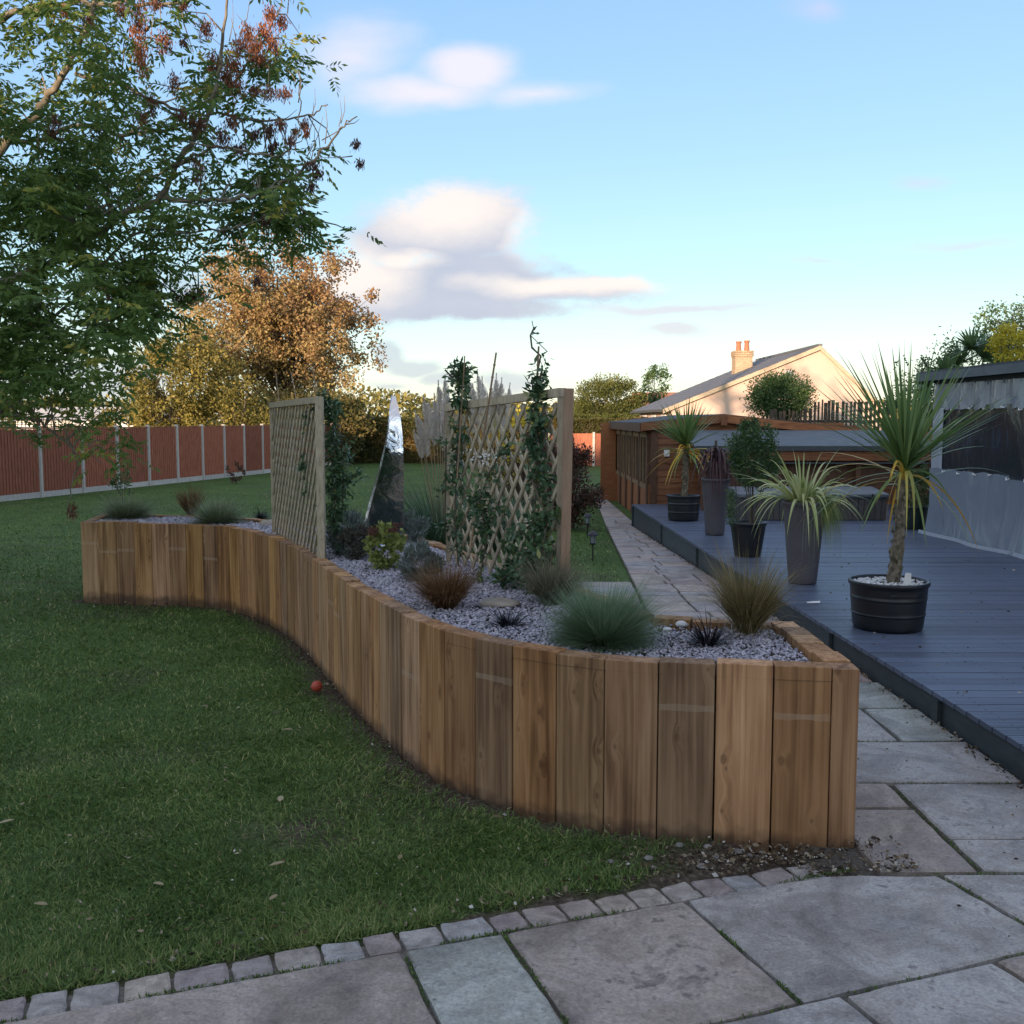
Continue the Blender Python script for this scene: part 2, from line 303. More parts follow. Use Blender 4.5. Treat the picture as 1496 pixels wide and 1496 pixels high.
M['ash'] = leafmat('ash_leaf', [(.07, .14, .04), (.125, .21, .055), (.21, .29, .07), (.40, .37, .07)], [0, .5, .85, 1], trans=.45)
M['keys'] = leafmat('ash_keys', [(.08, .045, .035), (.19, .095, .06), (.36, .15, .075)], trans=.2)
M['golden'] = leafmat('autumn_leaf', [(.17, .09, .05), (.30, .185, .085), (.39, .29, .13), (.38, .325, .12), (.27, .28, .10)], [0, .25, .55, .8, 1], trans=.3)
M['olive'] = leafmat('olive_leaf', [(.10, .10, .03), (.22, .20, .05), (.34, .28, .07)], trans=.3)
M['beech'] = leafmat('beech_leaf', [(.045, .06, .02), (.10, .10, .03), (.19, .12, .04)], trans=.2)
M['conifer'] = leafmat('conifer_leaf', [(.05, .07, .018), (.10, .12, .03), (.15, .16, .04)], trans=.15)
M['green'] = leafmat('evergreen_leaf', [(.035, .08, .03), (.07, .13, .045), (.12, .19, .065)], trans=.2, rough=.4)
M['climber'] = leafmat('climber_leaf', [(.04, .09, .045), (.075, .15, .065), (.14, .22, .09), (.26, .28, .08)], [0, .5, .9, 1], trans=.2, rough=.35, spec=.5)
M['photinia'] = leafmat('red_tipped_leaf', [(.035, .05, .025), (.09, .045, .035), (.17, .06, .05)], trans=.15)
M['lavender'] = leafmat('lavender_leaf', [(.10, .125, .10), (.19, .23, .20), (.29, .34, .32)], trans=.1)
M['heather'] = leafmat('heather_leaf', [(.04, .04, .028), (.09, .08, .06), (.16, .19, .15)], trans=.1)
M['sedum'] = leafmat('sedum_leaf', [(.16, .20, .05), (.28, .33, .09), (.40, .42, .14)], trans=.25)
M['sedumhead'] = leafmat('sedum_flower', [(.09, .04, .03), (.16, .07, .05)], trans=.1)
M['yellow'] = leafmat('yellow_leaf', [(.34, .32, .04), (.72, .60, .05)], trans=.3)
M['lawnblade'] = leafmat('lawn_blade', [(.048, .095, .02), (.11, .19, .045), (.215, .30, .08), (.44, .40, .17)], [0, .5, .88, 1], trans=.3)
M['fescue'] = leafmat('blue_fescue', [(.07, .13, .065), (.16, .25, .14), (.32, .41, .26)], trans=.2)
M['fescue_pale'] = leafmat('pale_fescue', [(.12, .15, .07), (.22, .27, .15), (.38, .42, .27)], trans=.2)
M['bronze'] = leafmat('bronze_sedge', [(.085, .038, .018), (.18, .095, .042), (.36, .24, .12)], trans=.2)
M['tan'] = leafmat('tan_sedge', [(.08, .075, .025), (.21, .175, .07), (.44, .35, .19)], trans=.2)
M['greybrown'] = leafmat('faded_sedge', [(.08, .08, .04), (.16, .15, .09), (.30, .27, .19)], trans=.2)
M['mondo'] = leafmat('black_mondo', [(.008, .008, .012), (.02, .02, .028)], trans=0, rough=.35)
M['cord'] = leafmat('cordyline_leaf', [(.11, .20, .06), (.18, .28, .09), (.30, .38, .15), (.52, .42, .08), (.70, .38, .04)], [0, .4, .72, .88, 1], trans=.3, rough=.4)
M['cord_red'] = leafmat('burgundy_leaf', [(.035, .016, .02), (.08, .035, .04), (.15, .09, .09)], trans=.15, rough=.4)
M['varieg'] = leafmat('variegated_leaf', [(.18, .25, .07), (.42, .48, .18), (.68, .68, .40)], trans=.3, rough=.4)
M['pampas'] = leafmat('pampas_leaf', [(.04, .085, .05), (.08, .14, .08), (.13, .19, .12)], trans=.2)
M['plume'] = leafmat('pampas_plume', [(.66, .60, .54), (.86, .81, .76)], trans=.3)
M['palmleaf'] = leafmat('palm_leaf', [(.07, .14, .06), (.14, .23, .10)], trans=.2, rough=.4)
M['twig'] = pmat('twig', [(.08, .065, .045), (.14, .12, .08)], 10, .9, 0, rnd=0)
M['rubber'] = pmat('red_rubber', [(.38, .055, .03), (.48, .08, .045)], 20, .55, .1, rnd=0)
M['tag'] = pmat('white_card', [(.72, .72, .70), (.8, .8, .78)], 5, .6, 0, rnd=0)
M['cstem'] = pmat('palm_stem', [(.07, .055, .04), (.17, .14, .10), (.28, .24, .18)], 22, .9, .8, rnd=0, bdist=.02)
def mk_steel():
    m, N, L, B = newmat('polished_steel'); B.inputs['Base Color'].default_value = (.55, .57, .60, 1); B.inputs['Metallic'].default_value = 1; B.inputs['Roughness'].default_value = .03
    v = texco(N, L, (1, 1, 1), False); n = N.new('ShaderNodeTexNoise'); n.inputs['Scale'].default_value = 9; n.inputs['Detail'].default_value = 4; n.inputs['Distortion'].default_value = 1.6
    L.new(v, n.inputs['Vector']); b = N.new('ShaderNodeBump'); b.inputs['Strength'].default_value = .35; b.inputs['Distance'].default_value = .012; L.new(n.outputs[0], b.inputs['Height']); L.new(b.outputs[0], B.inputs['Normal'])
    return m
M['steel'] = mk_steel()
def mk_glass(name, col, rough, alpha, bump=0):
    m, N, L, B = newmat(name)
    B.inputs['Base Color'].default_value = (*col, 1); B.inputs['Roughness'].default_value = rough; B.inputs['Specular IOR Level'].default_value = .8
    B.inputs['Alpha'].default_value = alpha
    if bump:
        v = texco(N, L, (1, 1, .35), False); n = N.new('ShaderNodeTexNoise'); n.inputs['Scale'].default_value = 3.5; n.inputs['Detail'].default_value = 5; n.inputs['Distortion'].default_value = 1
        L.new(v, n.inputs['Vector']); b = N.new('ShaderNodeBump'); b.inputs['Strength'].default_value = bump; b.inputs['Distance'].default_value = .06; L.new(n.outputs[0], b.inputs['Height']); L.new(b.outputs[0], B.inputs['Normal'])
    return m
M['window'] = mk_glass('window_glass', (.02, .022, .025), .08, 1)
M['clearpvc'] = mk_glass('clear_plastic_sheet', (.025, .035, .05), .12, .8, .5)
M['milkpvc'] = mk_glass('cloudy_plastic_sheet', (.22, .265, .32), .2, .93, .45)
M['hempvc'] = mk_glass('pale_plastic_hem', (.34, .38, .44), .35, 1, .4)
def lawn_material():
    m, N, L, B = newmat('lawn')
    a = N.new('ShaderNodeAttribute'); a.attribute_name = 'soilmask'
    v = texco(N, L, (1, 1, 1), False, True)
    n1 = N.new('ShaderNodeTexNoise'); n1.inputs['Scale'].default_value = .9; n1.inputs['Detail'].default_value = 6; L.new(v, n1.inputs['Vector'])
    n2 = N.new('ShaderNodeTexNoise'); n2.inputs['Scale'].default_value = 45; n2.inputs['Detail'].default_value = 4; L.new(v, n2.inputs['Vector'])
    r = ramp(N, [(.04, .075, .018), (.072, .125, .03), (.11, .17, .045)], [.3, .5, .72]); L.new(mth(N, L, 'ADD', mth(N, L, 'MULTIPLY', n1.outputs[0], .5), mth(N, L, 'MULTIPLY', n2.outputs[0], .5)), r.inputs[0])
    sr = ramp(N, [(.04, .03, .022), (.10, .078, .056), (.19, .16, .12)], [.3, .55, .75]); L.new(n2.outputs[0], sr.inputs[0])
    c = mixn(N, L, a.outputs['Fac'], r.outputs[0], sr.outputs[0])
    L.new(c, B.inputs['Base Color']); B.inputs['Roughness'].default_value = .9; B.inputs['Specular IOR Level'].default_value = .15
    b = N.new('ShaderNodeBump'); b.inputs['Strength'].default_value = .8; b.inputs['Distance'].default_value = .03; L.new(n2.outputs[0], b.inputs['Height']); L.new(b.outputs[0], B.inputs['Normal'])
    return m
M['lawn'] = lawn_material()
# ------------------------------------------------------------ object helpers
def link(o, parent=None):
    C.objects.link(o)
    if parent: o.parent = parent
    return o
def tag(o, label=None, cat=None, group=None, kind=None):
    if label: o['label'] = label
    if cat: o['category'] = cat
    if group: o['group'] = group
    if kind: o['kind'] = kind
    return o
def empty(name, loc, label, cat, group=None, rz=0):
    o = bpy.data.objects.new(name, None); o.location = loc; o.rotation_euler = (0, 0, rz); C.objects.link(o)
    return tag(o, label, cat, group)
class MB:
    def __init__(s): s.v = []; s.f = []
    def add(s, vs, fs):
        n = len(s.v); s.v += [tuple(q) for q in vs]; s.f += [tuple(n+i for i in q) for q in fs]; return s
    def box(s, x0, x1, y0, y1, z0, z1):
        return s.add([(x0, y0, z0), (x1, y0, z0), (x1, y1, z0), (x0, y1, z0), (x0, y0, z1), (x1, y0, z1), (x1, y1, z1), (x0, y1, z1)],
                     [(0, 3, 2, 1), (4, 5, 6, 7), (0, 1, 5, 4), (1, 2, 6, 5), (2, 3, 7, 6), (3, 0, 4, 7)])
    def bar(s, a, b, w, d, up=(0, 0, 1)):
        a = Vector(a); b = Vector(b); t = (b-a).normalized(); u = Vector(up)
        x = t.cross(u)
        if x.length < 1e-4: x = t.cross(Vector((0, 1, 0)))
        x.normalize(); y = x.cross(t).normalized(); x = x*w/2; y = y*d/2
        return s.add([a-x-y, a+x-y, a+x+y, a-x+y, b-x-y, b+x-y, b+x+y, b-x+y],
                     [(0, 3, 2, 1), (4, 5, 6, 7), (0, 1, 5, 4), (1, 2, 6, 5), (2, 3, 7, 6), (3, 0, 4, 7)])
    def tube(s, pts, rads, k=6, cap=True):
        pts = [Vector(p) for p in pts]; n = len(pts)
        if isinstance(rads, (int, float)): rads = [rads]*n
        base = len(s.v); prev = None
        for i, p in enumerate(pts):
            t = (pts[min(i+1, n-1)]-pts[max(i-1, 0)]).normalized()
            if prev is None:
                x = t.cross(Vector((0, 0, 1)))
                if x.length < .05: x = t.cross(Vector((0, 1, 0)))
            else: x = prev-t*prev.dot(t)
            x.normalize(); prev = x; y = t.cross(x)
            for j in range(k):
                a = 2*math.pi*j/k; s.v.append(tuple(p+(x*math.cos(a)+y*math.sin(a))*rads[i]))
        for i in range(n-1):
            for j in range(k):
                a = base+i*k+j; b = base+i*k+(j+1) % k; s.f.append((a, b, b+k, a+k))
        if cap:
            s.f.append(tuple(base+j for j in reversed(range(k)))); s.f.append(tuple(base+(n-1)*k+j for j in range(k)))
        return s
    def lathe(s, prof, k=32, c=(0, 0, 0)):
        base = len(s.v)
        for r, z in prof:
            for j in range(k):
                a = 2*math.pi*j/k; s.v.append((c[0]+r*math.cos(a), c[1]+r*math.sin(a), c[2]+z))
        for i in range(len(prof)-1):
            for j in range(k):
                a = base+i*k+j; b = base+i*k+(j+1) % k; s.f.append((a, b, b+k, a+k))
        s.f.append(tuple(base+j for j in reversed(range(k)))); s.f.append(tuple(base+(len(prof)-1)*k+j for j in range(k)))
        return s
    def build(s, name, mat, parent=None, smooth=False, origin=None, bevel=0, kind=None):
        me = bpy.data.meshes.new(name); vs = s.v
        if origin is not None: vs = [(a-origin[0], b-origin[1], c-origin[2]) for a, b, c in vs]
        me.from_pydata(vs, [], s.f)
        if bevel:
            bm = bmesh.new(); bm.from_mesh(me); bmesh.ops.bevel(bm, geom=bm.edges[:], offset=bevel, segments=1, affect='EDGES', clamp_overlap=True); bm.to_mesh(me); bm.free()
        if smooth: me.polygons.foreach_set('use_smooth', [True]*len(me.polygons))
        me.materials.append(mat); o = bpy.data.objects.new(name, me)
        if origin is not None: o.location = origin
        if kind: o['kind'] = kind
        return link(o, parent)
def mesh_np(name, V, faces_n, k, mat, tint, parent=None, smooth=False, kind=None):
    """V (n*?,3); faces array (m,k) same size polys"""
    me = bpy.data.meshes.new(name); m = len(faces_n)
    me.vertices.add(len(V)); me.vertices.foreach_set('co', np.asarray(V, dtype=np.float32).ravel())
    me.loops.add(m*k); me.loops.foreach_set('vertex_index', np.asarray(faces_n, dtype=np.int32).ravel())
    me.polygons.add(m); me.polygons.foreach_set('loop_start', np.arange(m, dtype=np.int32)*k)
    me.update(calc_edges=True)
    if smooth: me.polygons.foreach_set('use_smooth', np.ones(m, dtype=bool))
    at = me.attributes.new('tint', 'FLOAT', 'FACE'); at.data.foreach_set('value', np.asarray(tint, dtype=np.float32))
    me.materials.append(mat); o = bpy.data.objects.new(name, me)
    if kind: o['kind'] = kind
    return link(o, parent)
def nrm(a): return a/np.maximum(np.linalg.norm(a, axis=1, keepdims=True), 1e-9)
def leaves(name, pos, d, L, Wd, mat, tint, parent=None, kind=None):
    n = len(pos); d = nrm(d); r = rng.normal(size=(n, 3)); s = nrm(np.cross(d, r)); L = np.asarray(L).reshape(-1, 1)*np.ones((n, 1)); Wd = np.asarray(Wd).reshape(-1, 1)*np.ones((n, 1))
    nn = nrm(np.cross(s, d))
    m_ = pos+d*L*.48+nn*L*.06
    V = np.stack([pos, m_+s*Wd*.5, pos+d*L, m_-s*Wd*.5], 1).reshape(-1, 3)
    Fc = np.arange(n*4).reshape(n, 4)
    return mesh_np(name, V, Fc, 4, mat, tint, parent, kind=kind)
def strips(name, p0, d0, L, Wd, grav, mat, tint, seg=4, parent=None, kind=None, taper=1.5, gradient=0.0, kink=None):
    """arching blades: p = p0 + d0*L*s + g*(0,0,-1)*L*s^2"""
    n = len(p0); d0 = nrm(d0); L = np.asarray(L)*np.ones(n); Wd = np.asarray(Wd)*np.ones(n); grav = np.asarray(grav)*np.ones(n)
    side = np.cross(d0, np.array([0, 0, 1.0])); side = nrm(side+rng.normal(size=(n, 3))*.25)
    vs = []
    for i in range(seg+1):
        s = i/seg
        p = p0+d0*(L*s)[:, None]; p[:, 2] -= grav*L*s**2
        p[:, :2] -= d0[:, :2]*(grav*L*.28*s**2)[:, None]
        w = Wd*(1-s**taper)*.5+1e-4
        vs += [p-side*w[:, None], p+side*w[:, None]]
    V = np.stack(vs, 1); K = 2*(seg+1)
    off = (np.arange(n)*K)[:, None, None]
    q = np.array([[2*i, 2*i+1, 2*i+3, 2*i+2] for i in range(seg)])[None]
    Fc = (q+off).reshape(-1, 4)
    tt = np.repeat(np.asarray(tint), seg)
    if gradient: tt = np.clip(tt+gradient*np.tile(np.arange(seg)/seg, n), 0, 1)
    return mesh_np(name, V.reshape(-1, 3), Fc, 4, mat, tt, parent, kind=kind)
def vn(x, y, sc, seed=0):
    x = np.asarray(x)*sc+seed*17.3; y = np.asarray(y)*sc+seed*5.7
    xi = np.floor(x); yi = np.floor(y); fx = x-xi; fy = y-yi; fx = fx*fx*(3-2*fx); fy = fy*fy*(3-2*fy)
    h = lambda a, b: np.modf(np.abs(np.sin(a*127.1+b*311.7)*43758.5453))[0]
    return (h(xi, yi)*(1-fx)+h(xi+1, yi)*fx)*(1-fy)+(h(xi, yi+1)*(1-fx)+h(xi+1, yi+1)*fx)*fy
def pip(x, y, poly):
    ins = np.zeros(len(x), bool); n = len(poly)
    for i in range(n):
        x1, y1 = poly[i]; x2, y2 = poly[(i+1) % n]
        c = ((y1 > y) != (y2 > y)) & (x < (x2-x1)*(y-y1)/((y2-y1) if y2 != y1 else 1e-9)+x1); ins ^= c
    return ins
def segdist(x, y, pts):
    d = np.full(np.shape(x), 1e9)
    for (x1, y1), (x2, y2) in zip(pts[:-1], pts[1:]):
        dx, dy = x2-x1, y2-y1; t = np.clip(((x-x1)*dx+(y-y1)*dy)/(dx*dx+dy*dy), 0, 1)
        d = np.minimum(d, np.hypot(x-x1-t*dx, y-y1-t*dy))
    return d
def gzn(y): return np.where(y < 8, 0.0, np.where(y < 19, -.02*(y-8), -.22))
def clip(poly, nx, ny, c):
    """keep nx*x+ny*y <= c"""
    out = []
    for i in range(len(poly)):
        a = poly[i]; b = poly[(i+1) % len(poly)]; da = nx*a[0]+ny*a[1]-c; db = nx*b[0]+ny*b[1]-c
        if da <= 0: out.append(a)
        if (da < 0) != (db < 0) and da != db:
            t = da/(da-db); out.append((a[0]+(b[0]-a[0])*t, a[1]+(b[1]-a[1])*t))
    return out
def catmull(pts, n=12):
    pts = [np.array(p, float) for p in pts]; P_ = [2*pts[0]-pts[1]]+pts+[2*pts[-1]-pts[-2]]; out = []
    for i in range(1, len(P_)-2):
        for j in range(n):
            t = j/n; a, b, c, d = P_[i-1:i+3]
            out.append(.5*((2*b)+(-a+c)*t+(2*a-5*b+4*c-d)*t*t+(-a+3*b-3*c+d)*t**3))
    out.append(pts[-1]); return out
def resample(pts, step):
    pts = [np.array(p, float) for p in pts]; d = [0]
    for a, b in zip(pts[:-1], pts[1:]): d.append(d[-1]+np.linalg.norm(b-a))
    n = max(1, round(d[-1]/step)); out = []
    for i in range(n+1):
        s = d[-1]*i/n; k = min(max(np.searchsorted(d, s)-1, 0), len(pts)-2); t = (s-d[k])/max(1e-9, d[k+1]-d[k]); out.append(pts[k]+(pts[k+1]-pts[k])*t)
    return out
# ============================================================ LAYOUT
BH = .77
left = catmull([P(*q, BH) for q in ((117, 762), (215, 764), (300, 767), (348, 772.5), (395, 785), (440, 806), (500, 846), (540, 871), (585, 896))])
front_l = resample(left, .197)
near_px = [(585, 896), (612, 908), (648, 922), (694, 933), (748, 943.5), (812, 953), (883, 961), (962, 966.5), (1046, 970), (1131, 974), (1217, 977)]
front_r = [np.array(P(*q, BH)) for q in near_px]
corner = np.array((1.442, 4.163)); front = front_l[:-1]+front_r
back = [(-4.47, 11.16), (-3.85, 11.10), (-2.9, 10.75), (-1.9, 10.05), (-1.05, 9.25), (-.45, 8.2), (-.12, 7.4), (.35, 6.4), (.757, 5.36)]
backs = catmull(back, 8)
bed_poly = [tuple(p) for p in front]+[tuple(corner), (1.446, 5.19), (1.07, 5.26), (.757, 5.33)]+[tuple(p) for p in reversed(backs)]
U = (.9403, .3404)
def st(s, t): return (U[0]*s-U[1]*t, U[1]*s+U[0]*t)
T_EDGE = 3.218
def path_left(y): return 1.285+.0508*(y-9.7)
def deck_x(y): return np.interp(y, [0, 5, 7.7, 13, 19.2], [2.60, 2.53, 2.455, 2.36, 2.275])
# ============================================================ GROUND
def ground():
    xs = np.unique(np.concatenate([-np.geomspace(7, 700, 26)[::-1], np.arange(-7, 2.2, .07), np.arange(2.2, 8, .5), np.geomspace(8, 700, 22)]))
    ys = np.unique(np.concatenate([-np.geomspace(1, 500, 14)[::-1], np.arange(-1, 2.4, .4), np.arange(2.4, 13, .07), np.arange(13, 26, .4), np.geomspace(26, 900, 34)]))
    X, Y = np.meshgrid(xs, ys); x = X.ravel(); y = Y.ravel()
    z = gzn(y)+(vn(x, y, 1.1, 1)-.5)*.03*(y < 30)
    t = -x*U[1]+y*U[0]
    z = np.where((t < 3.42) & (y < 6) & (x > -5), -.02, z)             # dug out under the paving
    z = np.where((x > path_left(y)-.03) & (x < 2.7) & (y > 3.6) & (y < 26), np.minimum(z, gzn(y)-.02), z)
    inb = pip(x, y, bed_poly); z = np.where(inb, z-.05, z)
    dfr = segdist(x, y, [tuple(p) for p in front]+[tuple(corner)]); nz = vn(x, y, 5, 3)*.6+vn(x, y, 13, 4)*.4
    m = np.clip(1.25-dfr/(.10+.16*nz)*1.0, 0, 1)
    m = np.maximum(m, np.clip((.02+.12*nz+.08*np.clip(x+.6, 0, 1)-(t-3.36))/.06, 0, 1)*(y < 6))
    patch = np.clip(1.25-np.hypot((x-1.25)/.78, (y-4.02)/.22)-.5*(nz-.5), 0, 1)*2.2
    m = np.maximum(m, np.clip(patch, 0, 1)); m = np.maximum(m, .75*np.clip(1.2-np.hypot(x+.95, (y-4.35)/.8)/.30-(nz-.5), 0, 1))
    m = np.clip(m+(np.clip((vn(x, y, 2.2, 9)-.72)*3, 0, .5)), 0, 1)
    nx, ny = len(xs), len(ys); i = np.arange(nx*ny).reshape(ny, nx)
    Fc = np.stack([i[:-1, :-1], i[:-1, 1:], i[1:, 1:], i[1:, :-1]], -1).reshape(-1, 4)
    o = mesh_np('lawn', np.stack([x, y, z], 1), Fc, 4, M['lawn'], np.zeros(len(Fc)), smooth=True, kind='structure')
    a = o.data.attributes.new('soilmask', 'FLOAT', 'POINT'); a.data.foreach_set('value', m.astype(np.float32))
    o['label'] = 'mown green lawn with bare soil along the raised bed'
ground()
def soilp(x, y):
    t = -x*U[1]+y*U[0]; nz = vn(x, y, 5, 3)*.6+vn(x, y, 13, 4)*.4
    dfr = segdist(x, y, [tuple(p) for p in front]+[tuple(corner)])
    m = np.clip(1.15-dfr/(.10+.16*nz), 0, 1); m = np.maximum(m, np.clip((.0+.13*nz+.08*np.clip(x+.6, 0, 1)-(t-3.36))/.05, 0, 1))
    m = np.maximum(m, np.clip(2.4*(1.25-np.hypot((x-1.25)/.78, (y-4.02)/.22)-.5*(nz-.5)), 0, 1))
    m = np.maximum(m, .8*np.clip(1.2-np.hypot(x+.95, (y-4.35)/.8)/.30-(nz-.5), 0, 1))
    return m
def grass():
    n = 470000
    yy = 1/(1/2.75+(1/44-1/2.75)*rng.random(n)); xx = (rng.random(n)*1.36-.72)*yy
    t = -xx*U[1]+yy*U[0]
    ok = (t > 3.40) & (xx < path_left(yy)-.02-.1*rng.random(n)) & ~pip(xx, yy, bed_poly) & (rng.random(n) > soilp(xx, yy)*1.02)
    ok &= (xx > -12.0+.25*(yy-26.3)) | (yy < 18)
    ok &= ~((yy > 9.6) & (yy < 11.6) & (xx > .78))
    ok &= ~((yy < 5.5) & (xx > .9))
    xx, yy, t = xx[ok], yy[ok], t[ok]; n = len(xx)
    z = gzn(yy)+(vn(xx, yy, 1.1, 1)-.5)*.03-.003
    p0 = np.stack([xx, yy, z], 1); cl = vn(xx, yy, 9, 6); 
    d = np.stack([rng.normal(size=n)*.75+(vn(xx, yy, 3, 11)-.5)*1.6, rng.normal(size=n)*.75+(vn(xx, yy, 3, 12)-.5)*1.6, .75+.5*rng.random(n)], 1)
    edge = np.clip(1-(t-3.4)/.45, 0, 1)*(yy < 6)
    L = (.022+.030*rng.random(n)+.018*cl)*(1+.03*(np.minimum(yy, 18)-3))*(1+.6*edge); Wd = .0016+.0009*np.minimum(yy, 16)
    patch = vn(xx, yy, .8, 7)*.45+vn(xx, yy, 2.7, 8)*.3+vn(xx, yy, 11, 18)*.25
    tint = np.clip(.05+.80*patch+rng.normal(size=n)*.26+.32*edge*vn(xx, yy, 4, 2), 0, 1); tint = np.where(rng.random(n) < .025, 1, np.minimum(tint, .93))
    strips('grass', p0, d, L, Wd, .35, M['lawnblade'], tint, seg=2, kind='stuff')['label'] = 'short damp grass blades of the mown lawn'
grass()
# ============================================================ PAVING
def slab_mesh(poly, z0, z1, bev=.008, rag=.007, sub=.09):
    cx = sum(p[0] for p in poly)/len(poly); cy = sum(p[1] for p in poly)/len(poly); pts = []
    for i in range(len(poly)):
        a = np.array(poly[i]); b = np.array(poly[(i+1) % len(poly)]); L_ = np.linalg.norm(b-a)
        if L_ < .004: continue
        k = max(1, int(L_/sub)); e = (b-a)/L_; nn = np.array((-e[1], e[0]))
        for j in range(k):
            pts.append(a+(b-a)*j/k+(nn*random.uniform(0, rag) if j else (np.array((cx, cy))-a)/max(.05, np.linalg.norm(np.array((cx, cy))-a))*rag*1.4))
    n = len(pts); v = []
    tz = [random.uniform(-.0015, .0015) for _ in range(n)]
    for p in pts: v.append((p[0]-cx, p[1]-cy, z0))
    for i, p in enumerate(pts): v.append((p[0]-cx, p[1]-cy, z1-bev*.8+tz[i]))
    for p in pts:
        d = np.array((cx, cy))-p; d = d/max(.02, np.linalg.norm(d))*bev*random.uniform(.8, 2.0); v.append((p[0]+d[0]-cx, p[1]+d[1]-cy, z1))
    f = [tuple(range(2*n, 3*n))]
    for i in range(n):
        j = (i+1) % n; f += [(i, j, n+j, n+i), (n+i, n+j, 2*n+j, 2*n+i)]
    return v, f, cx, cy
def slab(name, poly, z0, z1, mat, parent, **k):
    if len(poly) < 3: return None
    area = abs(sum(poly[i][0]*poly[(i+1) % len(poly)][1]-poly[(i+1) % len(poly)][0]*poly[i][1] for i in range(len(poly))))/2
    if area < .004: return None
    if sum(poly[i][0]*poly[(i+1) % len(poly)][1]-poly[(i+1) % len(poly)][0]*poly[i][1] for i in range(len(poly))) < 0: poly = poly[::-1]
    v, f, cx, cy = slab_mesh(poly, z0, z1, **k)
    me = bpy.data.meshes.new(name); me.from_pydata(v, [], f); me.materials.append(mat)
    o = bpy.data.objects.new(name, me); o.location = (cx, cy, 0); return link(o, parent)
def inset(poly, g):
    n = len(poly); cx = sum(p[0] for p in poly)/n; cy = sum(p[1] for p in poly)/n; out = []
    for i in range(n):
        p0, p1, p2 = poly[i-1], poly[i], poly[(i+1) % n]
        e1 = np.array(p1)-np.array(p0); e2 = np.array(p2)-np.array(p1); e1 = e1/max(1e-6, np.linalg.norm(e1)); e2 = e2/max(1e-6, np.linalg.norm(e2))
        n1 = np.array((-e1[1], e1[0])); n2 = np.array((-e2[1], e2[0])); b = n1+n2; b = b/max(1e-6, np.linalg.norm(b)); c = max(.35, b.dot(n1)); q = np.array(p1)+b*g/c; out.append(tuple(q))
    return out
def sheet(name, poly, z, mat, parent=None, zf=None):
    v = [(x, y, (zf(y) if zf else z)) for x, y in poly]
    me = bpy.data.meshes.new(name); me.from_pydata(v, [], [tuple(range(len(v)))]); me.materials.append(mat)
    return link(bpy.data.objects.new(name, me), parent)
patio = sheet('patio', [st(-6, 3.42), st(-6, -3), (4, -4), (2.56, 3.86), (1.2, 3.95)], .002, M['mortar']); tag(patio, 'dark gritty bed under the patio slabs', kind='structure')
PZ = .028
def patio_slab(s0, s1, t0, t1, mat):
    poly = [st(s0, t0), st(s1, t0), st(s1, t1), st(s0, t1)]
    poly = clip(poly, 0, 1, 3.862); poly = clip(poly, 1, 0, 2.53)
    if len(poly) >= 3: slab('slab', inset(poly, .006), .0, PZ+random.uniform(-.002, .002), mat, patio, sub=.07)
rowA = [(-2.6, -1.6, 'slab_c'), (-1.6, -.55, 'slab'), (-.55, .775, 'slab_a'), (.775, 1.13, 'slab_b'), (1.13, 1.845, 'slab_a'), (1.845, 2.885, 'slab_c'), (2.885, 3.7, 'slab_c'), (3.7, 4.5, 'slab')]
for a, b, m_ in rowA: patio_slab(a, b, 2.495, T_EDGE, M[m_])
for a, b, m_ in [(-2.6, -1.4, 'slab'), (-1.4, -.3, 'slab_c'), (-.3, .9, 'slab'), (.9, 1.99, 'slab_c'), (1.99, 2.585, 'slab_c'), (2.585, 3.3, 'slab_a'), (3.3, 4.1, 'slab')]: patio_slab(a, b, 1.93, 2.495, M[m_])
t_ = 1.93
for r_ in range(6):
    t2 = t_-random.choice((.42, .57, .72)); s_ = -3+random.random()*.5
    while s_ < 4:
        w_ = random.choice((.42, .57, .85)); patio_slab(s_, s_+w_, t2, t_, M['slab']); s_ += w_
    t_ = t2
s_ = -2.4
while s_ < 2.42:
    w_ = random.uniform(.12, .185)
    z_ = PZ-.008+random.uniform(-.004, .002); t0_ = 3.230+random.uniform(-.004, .004)
    slab('sett', [st(s_+.003, t0_), st(s_+w_-.003, t0_+random.uniform(-.004, .004)), st(s_+w_-.004, 3.365+random.uniform(-.012, .01)), st(s_+.004, 3.365+random.uniform(-.012, .01))], .0, z_-(.008 if s_ > 2.05 else 0), M['sett'], patio, bev=.008, rag=.006, sub=.035)
    s_ += w_
# ---- path beside the deck
pl = [(1.2, 3.86), (2.56, 3.86)]+[(float(deck_x(y))-.01, y) for y in (5, 8, 13, 19)]+[(2.38, 22), (2.40, 25.6), (path_left(25.6), 25.6), (path_left(19), 19), (path_left(8), 8), (1.03, 5.4), (1.46, 5.2), (1.46, 4.2), (1.15, 4.0)]
def path_sheet():
    mb = MB(); ys = [3.86, 4.3, 5.3, 8, 13, 19, 22, 25.6]; v = []
    lx = [1.15, 1.25, 1.02]+[path_left(y) for y in ys[3:]]
    rx = [2.56, 2.55]+[float(deck_x(y)) for y in ys[2:6]]+[2.38, 2.40]
    for y, a, b in zip(ys, lx, rx): v += [(a, y, gz(y)+.003), (b, y, gz(y)+.003)]
    mb.add(v, [(2*i, 2*i+1, 2*i+3, 2*i+2) for i in range(len(ys)-1)])
    return tag(mb.build('path', M['pathbed']), 'gritty bed of the stone path between deck and lawn', kind='structure')
path = path_sheet()
def tilt_slab(poly, mat, z=.028, name='slab', par=None):
    o = slab(name, inset(poly, .007), -.02, z+random.uniform(-.002, .002), mat, par or path, sub=.1)
    if o:
        y0 = o.location.y; o.location.z = gz(y0)
        o.rotation_euler[0] = math.atan(-.02) if 8 < y0 < 19 else 0
    return o
